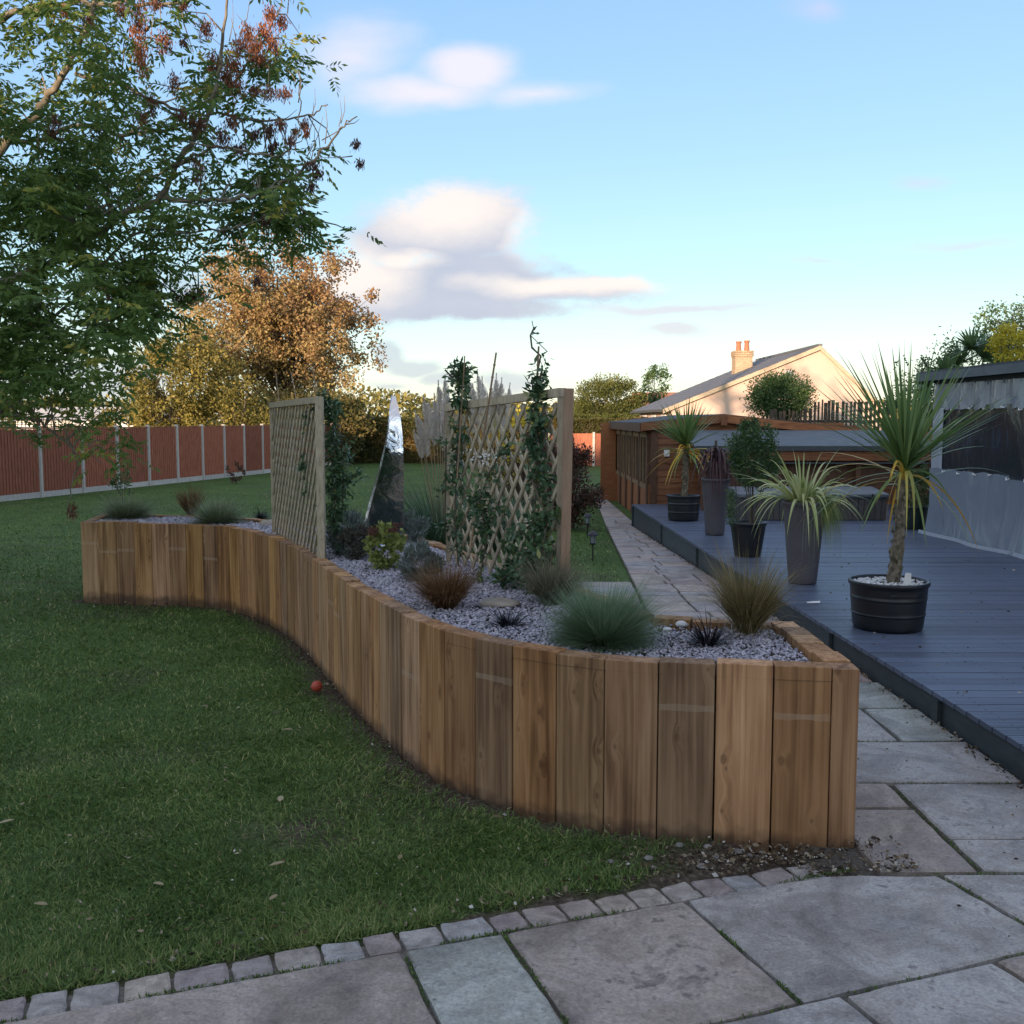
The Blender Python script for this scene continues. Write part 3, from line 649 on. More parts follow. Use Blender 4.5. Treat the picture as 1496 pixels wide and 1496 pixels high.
for x0, x1, y0, y1, m_ in [(1.44, 1.845, 3.88, 4.545, 'slab_a'), (1.44, 1.84, 4.555, 4.87, 'slab_a'), (1.85, 2.53, 3.88, 4.20, 'slab_c'), (1.85, 2.53, 4.20, 4.87, 'slab_c'), (1.44, 2.52, 4.88, 5.52, 'slab_c'), (1.05, 2.155, 5.53, 6.17, 'slab_c'), (2.155, 2.50, 5.53, 6.17, 'slab_b'), (1.06, 1.9, 6.18, 6.8, 'slab_c'), (1.9, 2.49, 6.18, 6.8, 'slab_b')]:
    tilt_slab([(x0, y0), (x1, y0), (x1, y1), (x0, y1)], M[m_])
y_ = 6.81
while y_ < 25.3:
    h_ = random.choice((.28, .42, .57)); y2 = min(y_+h_, 25.5); rx_ = (float(deck_x(y_)) if y_ < 19.1 else 2.38)-.015; lx_ = path_left(y_)
    w_ = rx_-lx_; cuts = [lx_]
    if w_ > .55: cuts.append(lx_+w_*random.uniform(.3, .7))
    if w_ > .95 and random.random() < .4: cuts.append(lx_+w_*.8)
    cuts = sorted(cuts)+[rx_]
    for a, b in zip(cuts[:-1], cuts[1:]):
        dl = .0508*(y2-y_) if a == lx_ else 0
        tilt_slab([(a, y_), (b, y_), (b, y2), (a+dl, y2)], M['path_slab'])
        if h_ == .57 and random.random() < 0: pass
    y_ = y2
# pale slabs laid into the lawn at the left of the path
for i, (a, b) in enumerate(((9.7, 10.15), (10.17, 10.65), (10.67, 11.15), (11.17, 11.55))):
    o = slab('stepping_slab', [(.55, a), (path_left(a)-.02, a), (path_left(b)-.02, b), (.55, b)], -.03, .02, M['path_slab'], None, sub=.1); o.location.z = gz(a); o.rotation_euler[0] = -.02
    tag(o, ['pale stone slab in the lawn beside the path, nearest the raised bed', 'pale stone slab in the lawn beside the path, second from the raised bed', 'pale stone slab in the lawn beside the path, third from the raised bed', 'pale stone slab in the lawn beside the path, farthest from the raised bed'][i], 'paving slab', 'pale slabs stepping off the path')
# ============================================================ RAISED BED
bed = empty('raised_bed', (float(corner[0]), float(corner[1]), 0), 'curved raised garden bed walled with upright timber sleepers', 'raised bed')
bed.location = (0, 0, 0)
def board(a, b, parent, top=BH, thick=.1, gap=.003, rot=0, mat='sleeper'):
    a = np.array(a); b = np.array(b); e = (b-a)/np.linalg.norm(b-a); nn = np.array((-e[1], e[0]))
    a = a+e*gap; b = b-e*gap; j = random.uniform(-.004, .004); a = a+nn*j; b = b+nn*j
    zt = top+random.uniform(-.008, .006); ym = (a[1]+b[1])/2; z0 = gz(ym)-.12
    c = a+nn*thick; d = b+nn*thick; sh = gap*.2
    m_ = MB().add([(*a, z0), (*b, z0), (*d, z0), (*c, z0), (*a, zt), (*b, zt), (*d, zt), (*c, zt)], [(0, 3, 2, 1), (4, 5, 6, 7), (0, 1, 5, 4), (1, 2, 6, 5), (2, 3, 7, 6), (3, 0, 4, 7)])
    o = m_.build('sleeper', M[mat], parent, origin=((a[0]+b[0])/2, (a[1]+b[1])/2, zt/2), bevel=.003)
    ang = math.atan2(e[1], e[0])
    return o
for i, (a, b) in enumerate(zip(front_l[:-1], front_l[1:])): board(a, b, bed, gap=.0012+.0012*(i/len(front_l)))
for i, (a, b) in enumerate(zip(front_r[:-1], front_r[1:])): board(a, b, bed, gap=.002+.0018*i/9, mat='sleeper_dark' if i in (2, 3, 5, 7, 9) else 'sleeper')
board(front_r[-1], corner+np.array((-.003, -.006)), bed, thick=.12, gap=.0008, mat='sleeper_dark')
rt = resample([(1.442, 4.163+.127), (1.446, 5.19)], .2)
for a, b in zip(rt[:-1], rt[1:]): board(a, b, bed, gap=.002, thick=.115)
rt = resample([(1.33, 5.19), (1.07, 5.235), (.757, 5.33)], .2)
for a, b in zip(rt[:-1], rt[1:]): board(a, b, bed, gap=.002)
rt = resample(list(reversed(backs)), .2)
for a, b in zip(rt[:-1], rt[1:]): board(a, b, bed, gap=.002, thick=.09)
rt = resample([(-4.47, 11.16), (-4.351+(-.02), 10.38)], .2)
for a, b in zip(rt[:-1], rt[1:]): board(a, b, bed, gap=.002)
me = bpy.data.meshes.new('bed_soil'); bp = [(x, y, BH-.055) for x, y in bed_poly]
bm = bmesh.new(); fv = [bm.verts.new(q) for q in bp]; f_ = bm.faces.new(fv); bmesh.ops.triangulate(bm, faces=[f_]); bm.normal_update(); bm.to_mesh(me); bm.free(); me.materials.append(M['soil']); link(bpy.data.objects.new('bed_soil', me), bed)
def gravel():
    n = 210000; x = rng.uniform(-4.5, 1.45, n); y = rng.uniform(4.1, 11.3, n)
    k = pip(x, y, bed_poly) & (rng.random(n) < np.clip(6.2/y, 0, 1)**1.5)
    k &= ~((np.hypot((x-.86)/.19, (y-5.12)/.10) < 1) & (rng.random(n) < .8))
    k &= (segdist(x, y, [tuple(p) for p in front]+[tuple(corner)]) > .115) & ~((x > 1.31)) & (segdist(x, y, backs) > .10) & (segdist(x, y, [(.757, 5.33), (1.07, 5.235), (1.44, 5.19)]) > .11)
    x, y = x[k], y[k]; n = len(x); s = (.0055+.0065*rng.random(n))*np.clip(y/5.5, 1, 2)
    z = BH-.045+.02*vn(x, y, 2, 3)+rng.random(n)*.012
    base = np.array([(1, 0, 0), (0, 1, 0), (-1, 0, 0), (0, -1, 0), (0, 0, .6), (0, 0, -.6)], float)
    V = base[None]*(1+.35*rng.normal(size=(n, 6, 1))); V[:, :, 0] *= (1+.5*rng.random((n, 1)))
    a = rng.random(n)*6.28; ti = rng.normal(size=n)*.5; ca, sa, ct, s_ = np.cos(a), np.sin(a), np.cos(ti), np.sin(ti)
    X = V[:, :, 0]*ct[:, None]+V[:, :, 2]*s_[:, None]; Z = -V[:, :, 0]*s_[:, None]+V[:, :, 2]*ct[:, None]; Y = V[:, :, 1]
    V = np.stack([X*ca[:, None]-Y*sa[:, None], X*sa[:, None]+Y*ca[:, None], Z], 2)*s[:, None, None]+np.stack([x, y, z], 1)[:, None]
    fc = np.array([(0, 1, 4), (1, 2, 4), (2, 3, 4), (3, 0, 4), (1, 0, 5), (2, 1, 5), (3, 2, 5), (0, 3, 5)])
    Fc = (fc[None]+(np.arange(n)*6)[:, None, None]).reshape(-1, 3)
    o = mesh_np('gravel', V.reshape(-1, 3), Fc, 3, M['gravel'], np.repeat(rng.random(n), 8), None, kind='stuff'); o['label'] = 'grey plum slate chippings filling the raised bed'
gravel()
# ============================================================ DECK
def deck():
    d = empty('deck', (0, 0, 0), 'blue grey painted timber deck along the stone path', 'deck')
    d['kind'] = 'structure'; del d['category']
    y = -.5; k = 0
    while y < 19.15:
        y2 = y+.143; x0 = float(deck_x(y+.07))-.02; x1 = 9.2; top = .2+random.uniform(-.0015, .0015)
        # grooved profile: three shallow channels
        prof = []; w = .138
        for i in range(5):
            a = w*i/5; prof += [(a+.003, top), (a+w/5-.004, top), (a+w/5-.002, top-.003), (a+w/5+.001, top-.003)]
        prof = prof[:-2]; v = []; n = len(prof)+2
        for X in (x0, x1):
            v.append((X, y, .172)); v += [(X, y+q, z) for q, z in prof]; v.append((X, y+w, .172))
        f = [(i, i+1, n+i+1, n+i) for i in range(n-1)]+[tuple(range(n))[::-1], tuple(range(n, 2*n))]
        mb = MB().add(v, [q[::-1] if len(q) == 4 else q for q in f]); mb.build('deck_board', M['deckboard'], d, origin=(x0, y, .19)); y = y2; k += 1
    ys = [-.5, 1.8, 3.9, G(1388, 1066)[1]+.08, G(1217, 958)[1]+.1, 10.0, 12.95, 15.8, 19.15]
    for a, b in zip(ys[:-1], ys[1:]):
        xa, xb = float(deck_x(a)), float(deck_x(b)); o = MB(); z0 = min(gz(a), gz(b))-.08
        o.add([(xa, a+.004, z0), (xb, b-.004, z0), (xb, b-.004, .1705), (xa, a+.004, .1705), (xa+.03, a+.004, z0), (xb+.03, b-.004, z0), (xb+.03, b-.004, .1705), (xa+.03, a+.004, .1705)], [(0, 3, 2, 1), (4, 5, 6, 7), (0, 1, 5, 4), (1, 2, 6, 5), (2, 3, 7, 6), (3, 0, 4, 7)])
        o.build('fascia_board', M['fascia'], d)
        MB().box(xb-.028, xb-.001, b-.06, b+.02, z0, .168).build('fascia_post', M['fascia'], d)
    MB().box(2.275, 9.2, 19.15, 19.18, -.3, .17).build('fascia_board', M['fascia'], d)
    return d
deck()
def screws():
    mb = MB()
    for j in range(34, 137):
        for x in (2.62, 3.05, 3.5, 3.95, 4.4, 4.85, 5.3, 5.75):
            for dy in (.03, .108):
                y = -.5+.143*j+dy
                if y < 12: mb.lathe([(.0042, .0), (.0042, .0012)], 6, (x+random.uniform(-.004, .004), y, .2005))
    o = mb.build('deck_screws', M['dark'], kind='stuff'); o['label'] = 'dark screw heads in rows across the deck boards'
screws()
def moss():
    pts = []
    def line(a, b, n):
        t = rng.random(n); k = vn(t*np.hypot(b[0]-a[0], b[1]-a[1]), 0*t+a[0], 6, 5) > .45; t = t[k]; pts.append(np.stack([a[0]+(b[0]-a[0])*t, a[1]+(b[1]-a[1])*t], 1)+rng.normal(size=(len(t), 2))*.004)
    line(st(-1.4, 3.222), st(2.6, 3.222), 1500); line(st(-1, 2.495), st(4, 2.495), 600)
    for s_, n in ((.775, 160), (1.13, 260), (1.845, 300), (2.885, 160)): line(st(s_, 2.5), st(s_, 3.21), n)
    line((1.45, 3.87), (2.5, 3.87), 220); line((1.845, 3.9), (1.845, 4.87), 160); line((1.45, 4.875), (2.5, 4.875), 120); line((1.45, 5.525), (2.5, 5.525), 120)
    q = np.concatenate(pts); n = len(q)
    leaves('joint_moss', np.stack([q[:, 0], q[:, 1], np.full(n, .016)], 1), np.stack([rng.normal(size=n)*.6, rng.normal(size=n)*.6, .4+rng.random(n)], 1), .010+.012*rng.random(n), .005, M['lawnblade'], rng.random(n)*.8, kind='stuff')['label'] = 'moss and weed shoots growing in the paving joints'
moss()
# debris: leaf litter and moss along deck foot, paving edges and the soil corner
def debris():
    P0 = []; 
    n = 1500; x = rng.normal(1.12, .33, n); y = rng.normal(4.02, .09, n)+.1*(1-x)*.25; k = (~pip(x, y, bed_poly)) & (-x*U[1]+y*U[0] > 3.37) & (x < 1.62); P0.append(np.stack([x[k], y[k]], 1))
    n = 420; P0.append(np.stack([rng.uniform(1.15, 1.62, n), 3.87+np.abs(rng.normal(0, .12, n))], 1))
    n = 1300; y = 3.9+rng.random(n)**1.4*14; x = deck_x(y)-.02-np.abs(rng.normal(0, .035, n)); P0.append(np.stack([x, y], 1))
    n = 500; s = rng.uniform(-1, 2.6, n); t = 3.42+np.abs(rng.normal(0, .06, n)); P0.append(np.stack([U[0]*s-U[1]*t, U[1]*s+U[0]*t], 1))
    n = 420; i = rng.integers(0, len(front)-1, n); f_ = np.array(front); q = f_[i]+rng.normal(0, .06, (n, 2)); k = ~pip(q[:, 0], q[:, 1], bed_poly); P0.append(q[k])
    q = np.concatenate(P0); n = len(q); z = gzn(q[:, 1])+.008+.012*rng.random(n); z[(q[:, 0] > 1.4)] += .02
    d = np.stack([rng.normal(size=n), rng.normal(size=n), rng.normal(size=n)*.3], 1); L = .008+.03*rng.random(n)**3
    leaves('leaf_litter', np.stack([q[:, 0], q[:, 1], z], 1), d, L, L*.6, M['debris'], rng.random(n)**1.3, kind='stuff')['label'] = 'dead leaves and bark scraps along the bed and deck foot'
    # white and pale stones in the soil corner
    n = 30; x = rng.normal(1.1, .3, n); y = rng.normal(4.0, .08, n)+.03*(1-x); k = ~pip(x, y, bed_poly) & (-x*U[1]+y*U[0] > 3.40) & (x < 1.6); x, y = x[k], y[k]
    mb = MB()
    for a, b in zip(x, y):
        r = random.uniform(.008, .022); mb.lathe([(r*.5, -.004), (r, r*.2), (r*.75, r*.55), (r*.2, r*.7)], 6, (a, b, .006))
    mb.build('pebbles', pmat('pale_pebble', [(.12, .11, .10), (.34, .32, .29)], 15, .8, .2, rnd=0, world=True), kind='stuff')['label'] = 'pale stones lying in the bare soil corner'
debris()
def litter_on(points, label_fn, name, group, size=.03, z_fn=None, mat='leaf_litter'):
    for i, (px, py) in enumerate(points):
        x, y = G(px, py); s = size*random.uniform(.8, 1.3); mb = MB(); a = random.random()*6.28; c, sn = math.cos(a), math.sin(a)
        outline = [(-1, 0), (-.5, .32), (.1, .4), (.65, .25), (1, 0), (.6, -.22), (.05, -.38), (-.55, -.3)]
        top = [(x+(u*c-v*sn)*s, y+(u*sn+v*c)*s, gz(y)+.032+.006*abs(v)*4+.006*u*u) for u, v in outline]; bot = [(q[0], q[1], q[2]-.002) for q in top]
        mb.add(top+bot, [tuple(range(8)), tuple(range(15, 7, -1))]+[(j, (j+1) % 8+0, (j+1) % 8+8, j+8) for j in range(8)])
        o = mb.build(name, M[mat], origin=(x, y, gz(y)+.03)); a_ = o.data.attributes.new('tint', 'FLOAT', 'FACE'); a_.data.foreach_set('value', [random.random()]*len(o.data.polygons)); tag(o, label_fn(i), 'leaf', group)
lw = ['pale leaf on the lawn straight left of the bed\'s dark boards', 'curled tan leaf on the lawn left of the front boards', 'tan leaf nearest the bare patch in the lawn', 'small pale leaf on the lawn below the bed boards', 'brown leaf lying on the lawn beside the stone setts', 'faded leaf in the middle of the left lawn', 'beige leaf on the lawn near the bottom left corner', 'leaf lying in the grass below the red ball', 'yellowish leaf in the grass right of the bare patch', 'pale leaf farthest left in the foreground grass', 'tan leaf on the lawn left of the red ball', 'small leaf in the lawn below the bed\'s long curve', 'brown leaf in the grass just above the setts', 'light leaf on the lawn under the overhanging tree']
litter_on([(410, 1178), (405, 1050), (405, 1275), (725, 1205), (400, 1325), (300, 1040), (60, 1335), (420, 1075), (585, 1265), (10, 1212), (343, 945), (355, 940), (232, 1305), (250, 905)], lambda i: lw[i], 'fallen_leaf', 'fallen leaves scattered on the lawn', .03)
def far_litter():
    n = 1300; y = 1/(1/3.4+(1/11-1/3.4)*rng.random(n)); x = (rng.random(n)*.75-.6)*y; t = -x*U[1]+y*U[0]; k = (t > 3.45) & ~pip(x, y, bed_poly) & (x < 1); x, y = x[k], y[k]; n = len(x)
    L = .008+.02*rng.random(n)**2
    x = np.concatenate([x, rng.normal(-5.2, .9, 700)]); y = np.concatenate([y, rng.normal(9.5, 1.5, 700)]); k = ~pip(x, y, bed_poly); x, y = x[k], y[k]; n = len(x); L = .008+.02*rng.random(n)**2+.003*np.maximum(y-6, 0)
    leaves('lawn_litter', np.stack([x, y, gzn(y)+.026+.01*rng.random(n)], 1), np.stack([rng.normal(size=n), rng.normal(size=n), rng.normal(size=n)*.2], 1), L, L*.4, M['debris'], .45+.5*rng.random(n)**1.6, kind='stuff')['label'] = 'scraps of dead leaf strewn over the lawn'
    n = 240; x = rng.uniform(2.5, 6, n); y = rng.uniform(4.5, 13, n); L = .012+.024*rng.random(n)
    leaves('deck_litter', np.stack([x, y, np.full(n, .206)], 1), np.stack([rng.normal(size=n), rng.normal(size=n), rng.normal(size=n)*.08], 1), L, L*.5, M['debris'], rng.random(n), kind='stuff')['label'] = 'bits of leaf scattered across the blue deck'
    n = 60; x = rng.uniform(1.5, 2.4, n); y = rng.uniform(3.2, 6, n); L = .010+.015*rng.random(n)
    leaves('paving_litter', np.stack([x, y, np.full(n, .034)], 1), np.stack([rng.normal(size=n), rng.normal(size=n), rng.normal(size=n)*.08], 1), L, L*.5, M['debris'], rng.random(n)*.8, kind='stuff')['label'] = 'bits of dead leaf on the paving slabs'
far_litter()
# red ball
bx, by = G(463, 1014); mb = MB(); mb.lathe([(max(.001, .037*math.sin(math.pi*i/12)), .037-.037*math.cos(math.pi*i/12)) for i in range(13)], 20)
ball = mb.build('ball', M['rubber'], smooth=True); ball.location = (bx, by, .015); tag(ball, 'small red rubber ball on the lawn at the foot of the raised bed', 'ball')
mb = MB(); mb.tube([(.037*math.cos(a)*1.005, .037*math.sin(a)*.6, .037+.037*math.sin(a)*.8) for a in [i*.52 for i in range(13)]], .0012, 4, False); mb.build('seam', M['rubber'], ball)
# ============================================================ PLANTS in the bed
LS = 1.12
def tuft(name, label, cat, px, py, wpx, hpx, n, mat, bw, z=BH-.035, group=None, grav=.45, spread=.55, up=1.0, Yov=None, taper=1.4, tsh=0, gradient=.25, dome=None):
    x, y = P(px, py, z); y += 0.06; sc = F/y; L0 = math.hypot(wpx/2, hpx)/sc*LS; r0 = wpx/sc*.10
    a = rng.random(n)*6.28; rr = np.sqrt(rng.random(n))*r0; k = rng.random(n)
    p0 = np.stack([x+rr*np.cos(a), y+rr*np.sin(a), np.full(n, z-.01)], 1)
    th = np.arctan(spread*1.6)*1.25*np.sqrt(rng.random(n)) if dome is None else np.radians(dome)*np.sqrt(rng.random(n))
    a2 = a+rng.normal(size=n)*.5
    d = np.stack([np.cos(a2)*np.sin(th), np.sin(a2)*np.sin(th), np.cos(th)], 1)
    if dome: L0 = (hpx*np.cos(th)+wpx/2*np.sin(th)*1.02)/sc
    ph = rng.random(3)*6.28
    L = L0*(.68+.36*rng.random(n))*(1+.12*np.sin(2*a+ph[0])+.10*np.sin(5*a+ph[1]))
    st_ = rng.random(n) < .05; L = np.where(st_, L*1.3, L); d = d+rng.normal(size=(n, 3))*np.where(st_, .3, .05)[:, None]+np.array([.10*math.cos(ph[2]), .10*math.sin(ph[2]), 0]); d = nrm(d)
    o = strips(name, p0-np.array([x, y, z]), d, L, bw, grav*(.5+rng.random(n)), mat, np.clip(rng.random(n)*.8+tsh, 0, 1), seg=4, taper=taper, gradient=gradient)
    o.location = (x, y, z); return tag(o, label, cat, group)
tuft('fescue_tuft', 'round grey green fescue tuft at the far left end of the raised bed', 'ornamental grass', 182, 759, 82, 42, 1900, M['fescue_pale'], .006, group='fescue tufts in the raised bed', dome=85, grav=.2)
tuft('fescue_tuft', 'round fescue tuft beside the upright brown grass, left of the foreshortened trellis', 'ornamental grass', 315, 767, 84, 48, 2000, M['fescue_pale'], .006, group='fescue tufts in the raised bed', dome=85, grav=.2)
tuft('fescue_tuft', 'largest blue green fescue mound, at the front edge of the raised bed', 'ornamental grass', 882, 946, 116, 112, 9500, M['fescue'], .0030, group='fescue tufts in the raised bed', dome=86, grav=.18)
tuft('sedge_tuft', 'upright brown grass tuft behind the left fescues', 'ornamental grass', 277, 755, 32, 48, 500, M['bronze'], .006, grav=.15, spread=.3)
tuft('sedge_tuft', 'dark bronze sedge clump in the middle of the gravel bed', 'ornamental grass', 652, 893, 84, 112, 2200, M['bronze'], .003, grav=.42, dome=40, group='bronze and faded sedges')
tuft('sedge_tuft', 'faded grey brown sedge clump at the foot of the larger trellis', 'ornamental grass', 806, 888, 96, 118, 1700, M['greybrown'], .003, grav=.42, dome=42, group='bronze and faded sedges')
tuft('sedge_tuft', 'tall tan and green sedge with wiry outer stems near the bed corner', 'ornamental grass', 1095, 930, 84, 172, 1700, M['tan'], .0034, grav=.36, dome=32, group='bronze and faded sedges')
tuft('wiry_grass', 'thin straw coloured stems spilling right from the tall corner sedge', 'ornamental grass', 1100, 934, 230, 100, 90, M['tan'], .0022, grav=.9, spread=.9, tsh=.3)
for q, lb in (((742, 920, 60, 44), 'black mondo grass tuft left of the big blue fescue'), ((1038, 948, 80, 66), 'black mondo grass tuft near the front corner of the bed'), ((379, 758, 34, 18), 'dark blue black grass tuft left of the foreshortened trellis')):
    tuft('mondo_grass', lb, 'ornamental grass', *q, 190, M['mondo'], .007, group='black mondo grasses', grav=.3, dome=75)
def shrub(name, label, cat, c, rad, n, ll, lw, mat, group=None, base=None, clumps=60, stems=7, cl=.28, droop=0, tintf=None, up=.3, parent=None, stemmat=None, low=-1):
    """c centre of the crown, rad (rx,ry,rz)"""
    c = np.array(c, float); rad = np.array(rad, float); bz = base if base is not None else c[2]-rad[2]
    root = empty(name, (c[0], c[1], bz), label, cat, group) if parent is None else parent
    off = np.array([c[0], c[1], bz]) if parent is None else np.zeros(3)
    u = nrm(rng.normal(size=(clumps, 3))); u[:, 2] = np.where(u[:, 2] < low, -u[:, 2]*.4, u[:, 2]); rr = (.45+.5*rng.random(clumps)**.6)
    cc = c+u*rad*rr[:, None]; w = rng.integers(0, clumps, n); g = nrm(rng.normal(size=(n, 3)))*(rng.random(n)**.45)[:, None]
    cs = cl*(.7+.6*rng.random(clumps)); p = cc[w]+g*rad*cs[w][:, None]
    d = nrm((p-c)/rad)+rng.normal(size=(n, 3))*.7+np.array([0, 0, up]); d[:, 2] -= droop
    ct = rng.random(clumps); tint = np.clip(.25+.5*ct[w]*.9+rng.normal(size=n)*.16, 0, 1)
    if tintf is not None: tint = tintf(p, tint)
    leaves('foliage', p-off, d, ll*(.6+.7*rng.random(n)), lw*(.7+.6*rng.random(n)), mat, tint, root)
    mb = MB()
    for i in range(stems):
        e = cc[rng.integers(0, clumps)]-off; b = np.array([c[0], c[1], bz])-off+np.array([random.uniform(-.1, .1)*rad[0], random.uniform(-.1, .1)*rad[1], 0])
        m_ = (b+e)/2+np.array([0, 0, .15*rad[2]]); r = .02*max(.15, rad[0])
        mb.tube([b, m_, e], [r*1.6, r, r*.4], 5)
    mb.build('stems', stemmat or M['twig'], root)
    return root
def bedpt(px, py): x, y = P(px, py, BH-.04); return x, y
def bshrub(name, label, cat, px, ytop, ybase, wpx, n, ll, lw, mat, group=None, **k):
    x, y = bedpt(px, ybase); y += .1; rx = wpx/2*y/F; zt = D(px, ytop, y).z; hz = (zt-BH+.03)/2
    return shrub(name, label, cat, (x, y, BH-.03+hz), (rx, rx, hz), n, ll, lw, mat, group, base=BH-.04, **k)
def lav_t(p, t): return np.clip(t+(p[:, 2]-BH-.12)*.9, 0, 1)
bshrub('lavender_bush', 'silvery lavender bush beside the foreshortened trellis post', 'shrub', 508, 750, 818, 66, 3800, .040, .009, M['lavender'], 'lavender and heather bushes in the bed', up=1.2, clumps=50)
bshrub('heather_bush', 'dark brown lower bush left of the yellow green sedum', 'shrub', 520, 768, 824, 52, 2200, .03, .008, M['heather'], 'lavender and heather bushes in the bed', up=1.0, clumps=36)
bshrub('lavender_bush', 'blue grey lavender bush beside the bronze sedge', 'shrub', 612, 795, 856, 64, 3800, .034, .007, M['lavender'], 'lavender and heather bushes in the bed', up=1.3, clumps=50)
bshrub('lavender_bush', 'pale green lavender bush behind the polished sculpture', 'shrub', 604, 752, 796, 40, 1500, .04, .009, M['lavender'], 'lavender and heather bushes in the bed', up=1.2, clumps=30)
sd = bshrub('sedum_plant', 'yellow green sedum with dark red flower heads in front of the sculpture', 'plant', 562, 768, 836, 56, 900, .042, .026, M['sedum'], clumps=34, up=.2)
x_, y_ = bedpt(562, 836); y_ += .1; n = 900; a = rng.random(n)*6.28; hw = rng.integers(0, 9, n); hx = rng.uniform(-.11, .11, 9); hy = rng.uniform(-.11, .11, 9); hzz = D(562, 768, y_).z-BH+.02+rng.uniform(-.03, .02, 9)
leaves('flower_head', np.stack([hx[hw]+rng.normal(size=n)*.018, hy[hw]+rng.normal(size=n)*.018, hzz[hw]+rng.normal(size=n)*.008], 1), rng.normal(size=(n, 3))+np.array([0, 0, 1]), .012, .01, M['sedumhead'], rng.random(n), sd)
bshrub('small_leafy_plant', 'low leafy green plant at the foot of the larger trellis', 'plant', 762, 800, 862, 60, 420, .05, .022, M['climber'], clumps=16, up=.4)
def rock(name, label, px, py, r, mat, z=BH-.03, flat=.5):
    x, y = P(px, py, z); bm = bmesh.new(); bmesh.ops.create_icosphere(bm, subdivisions=2, radius=r)
    for v in bm.verts: v.co *= random.uniform(.82, 1.12); v.co.z *= flat
    me = bpy.data.meshes.new(name); bm.to_mesh(me); bm.free(); me.materials.append(mat); me.polygons.foreach_set('use_smooth', [True]*len(me.polygons)); o = link(bpy.data.objects.new(name, me)); o.location = (x, y, z+r*flat*.5); tag(o, label, 'stone', 'stones in the raised bed'); return o
M['whitestone'] = pmat('white_stone', [(.55, .55, .54), (.72, .72, .7)], 20, .8, .3, rnd=.05)
M['buffstone'] = pmat('buff_stone', [(.25, .21, .16), (.40, .35, .28)], 12, .9, .4, rnd=.1)
rock('stone', 'white stone in the gravel beside the front mondo grass', 996, 914, .038, M['whitestone'])
rock('stone', 'smaller white stone right of the big fescue', 975, 921, .024, M['whitestone'])
rock('stone', 'buff rock left of the foreshortened trellis', 392, 768, .09, M['buffstone'])
rock('stone', 'flat buff stone in the gravel right of the bronze sedge', 728, 884, .13, M['buffstone'], flat=.2)
# ============================================================ SCULPTURE
def sculpture():
    Y = 8.55; mb = MB(); rows = [(578, 569.5, 576.5), (595, 568, 581), (612, 567, 585), (640, 563, 588.5), (665, 558, 590), (690, 551.5, 590.5), (712, 545, 590.5), (735, 538.5, 590.5), (758, 533, 590.5), (798, 526, 590)]
    lv = []
    for i, (py, xl, xr) in enumerate(rows):
        a = D(xl, py, Y); b = D(xr, py, Y); lv.append((a.x, b.x, a.z))
    L_ = [tuple(q) for q in catmull(lv, 4)]; v = []; n = len(L_); cols = []
    for i, (a, b, z) in enumerate(L_):
        w = b-a; s = i/n; tl = .11*max(0, 1-s/.42)
        cols.append(((a, Y+.01+tl*.6, z), (a+w*(.12-.05*s), Y-.018+tl, z), (b, Y-.03-.04*w+tl, z), (a+w*.6, Y+.05+.3*w+tl, z)))
    f = []
    for j in range(4):
        base = len(v)
        for c_ in cols: v += [c_[j], c_[(j+1) % 4]]
        f += [(base+2*i, base+2*i+2, base+2*i+3, base+2*i+1) for i in range(n-1)]
    base = len(v); v += list(cols[0]); f.append((base, base+1, base+2, base+3))
    mb.add(v, f); c = (L_[-1][0]+.15, Y, BH-.04); o = empty('sculpture', c, 'tall polished steel obelisk sculpture tapering to a point in the bed', 'sculpture')
    mb.build('body', M['steel'], o, smooth=True); o.children[0].location = (-c[0], -c[1], -c[2])
    MB().lathe([(.24, 0), (.24, .03), (.22, .045)], 24).build('base_plate', M['steel'], o)
sculpture()
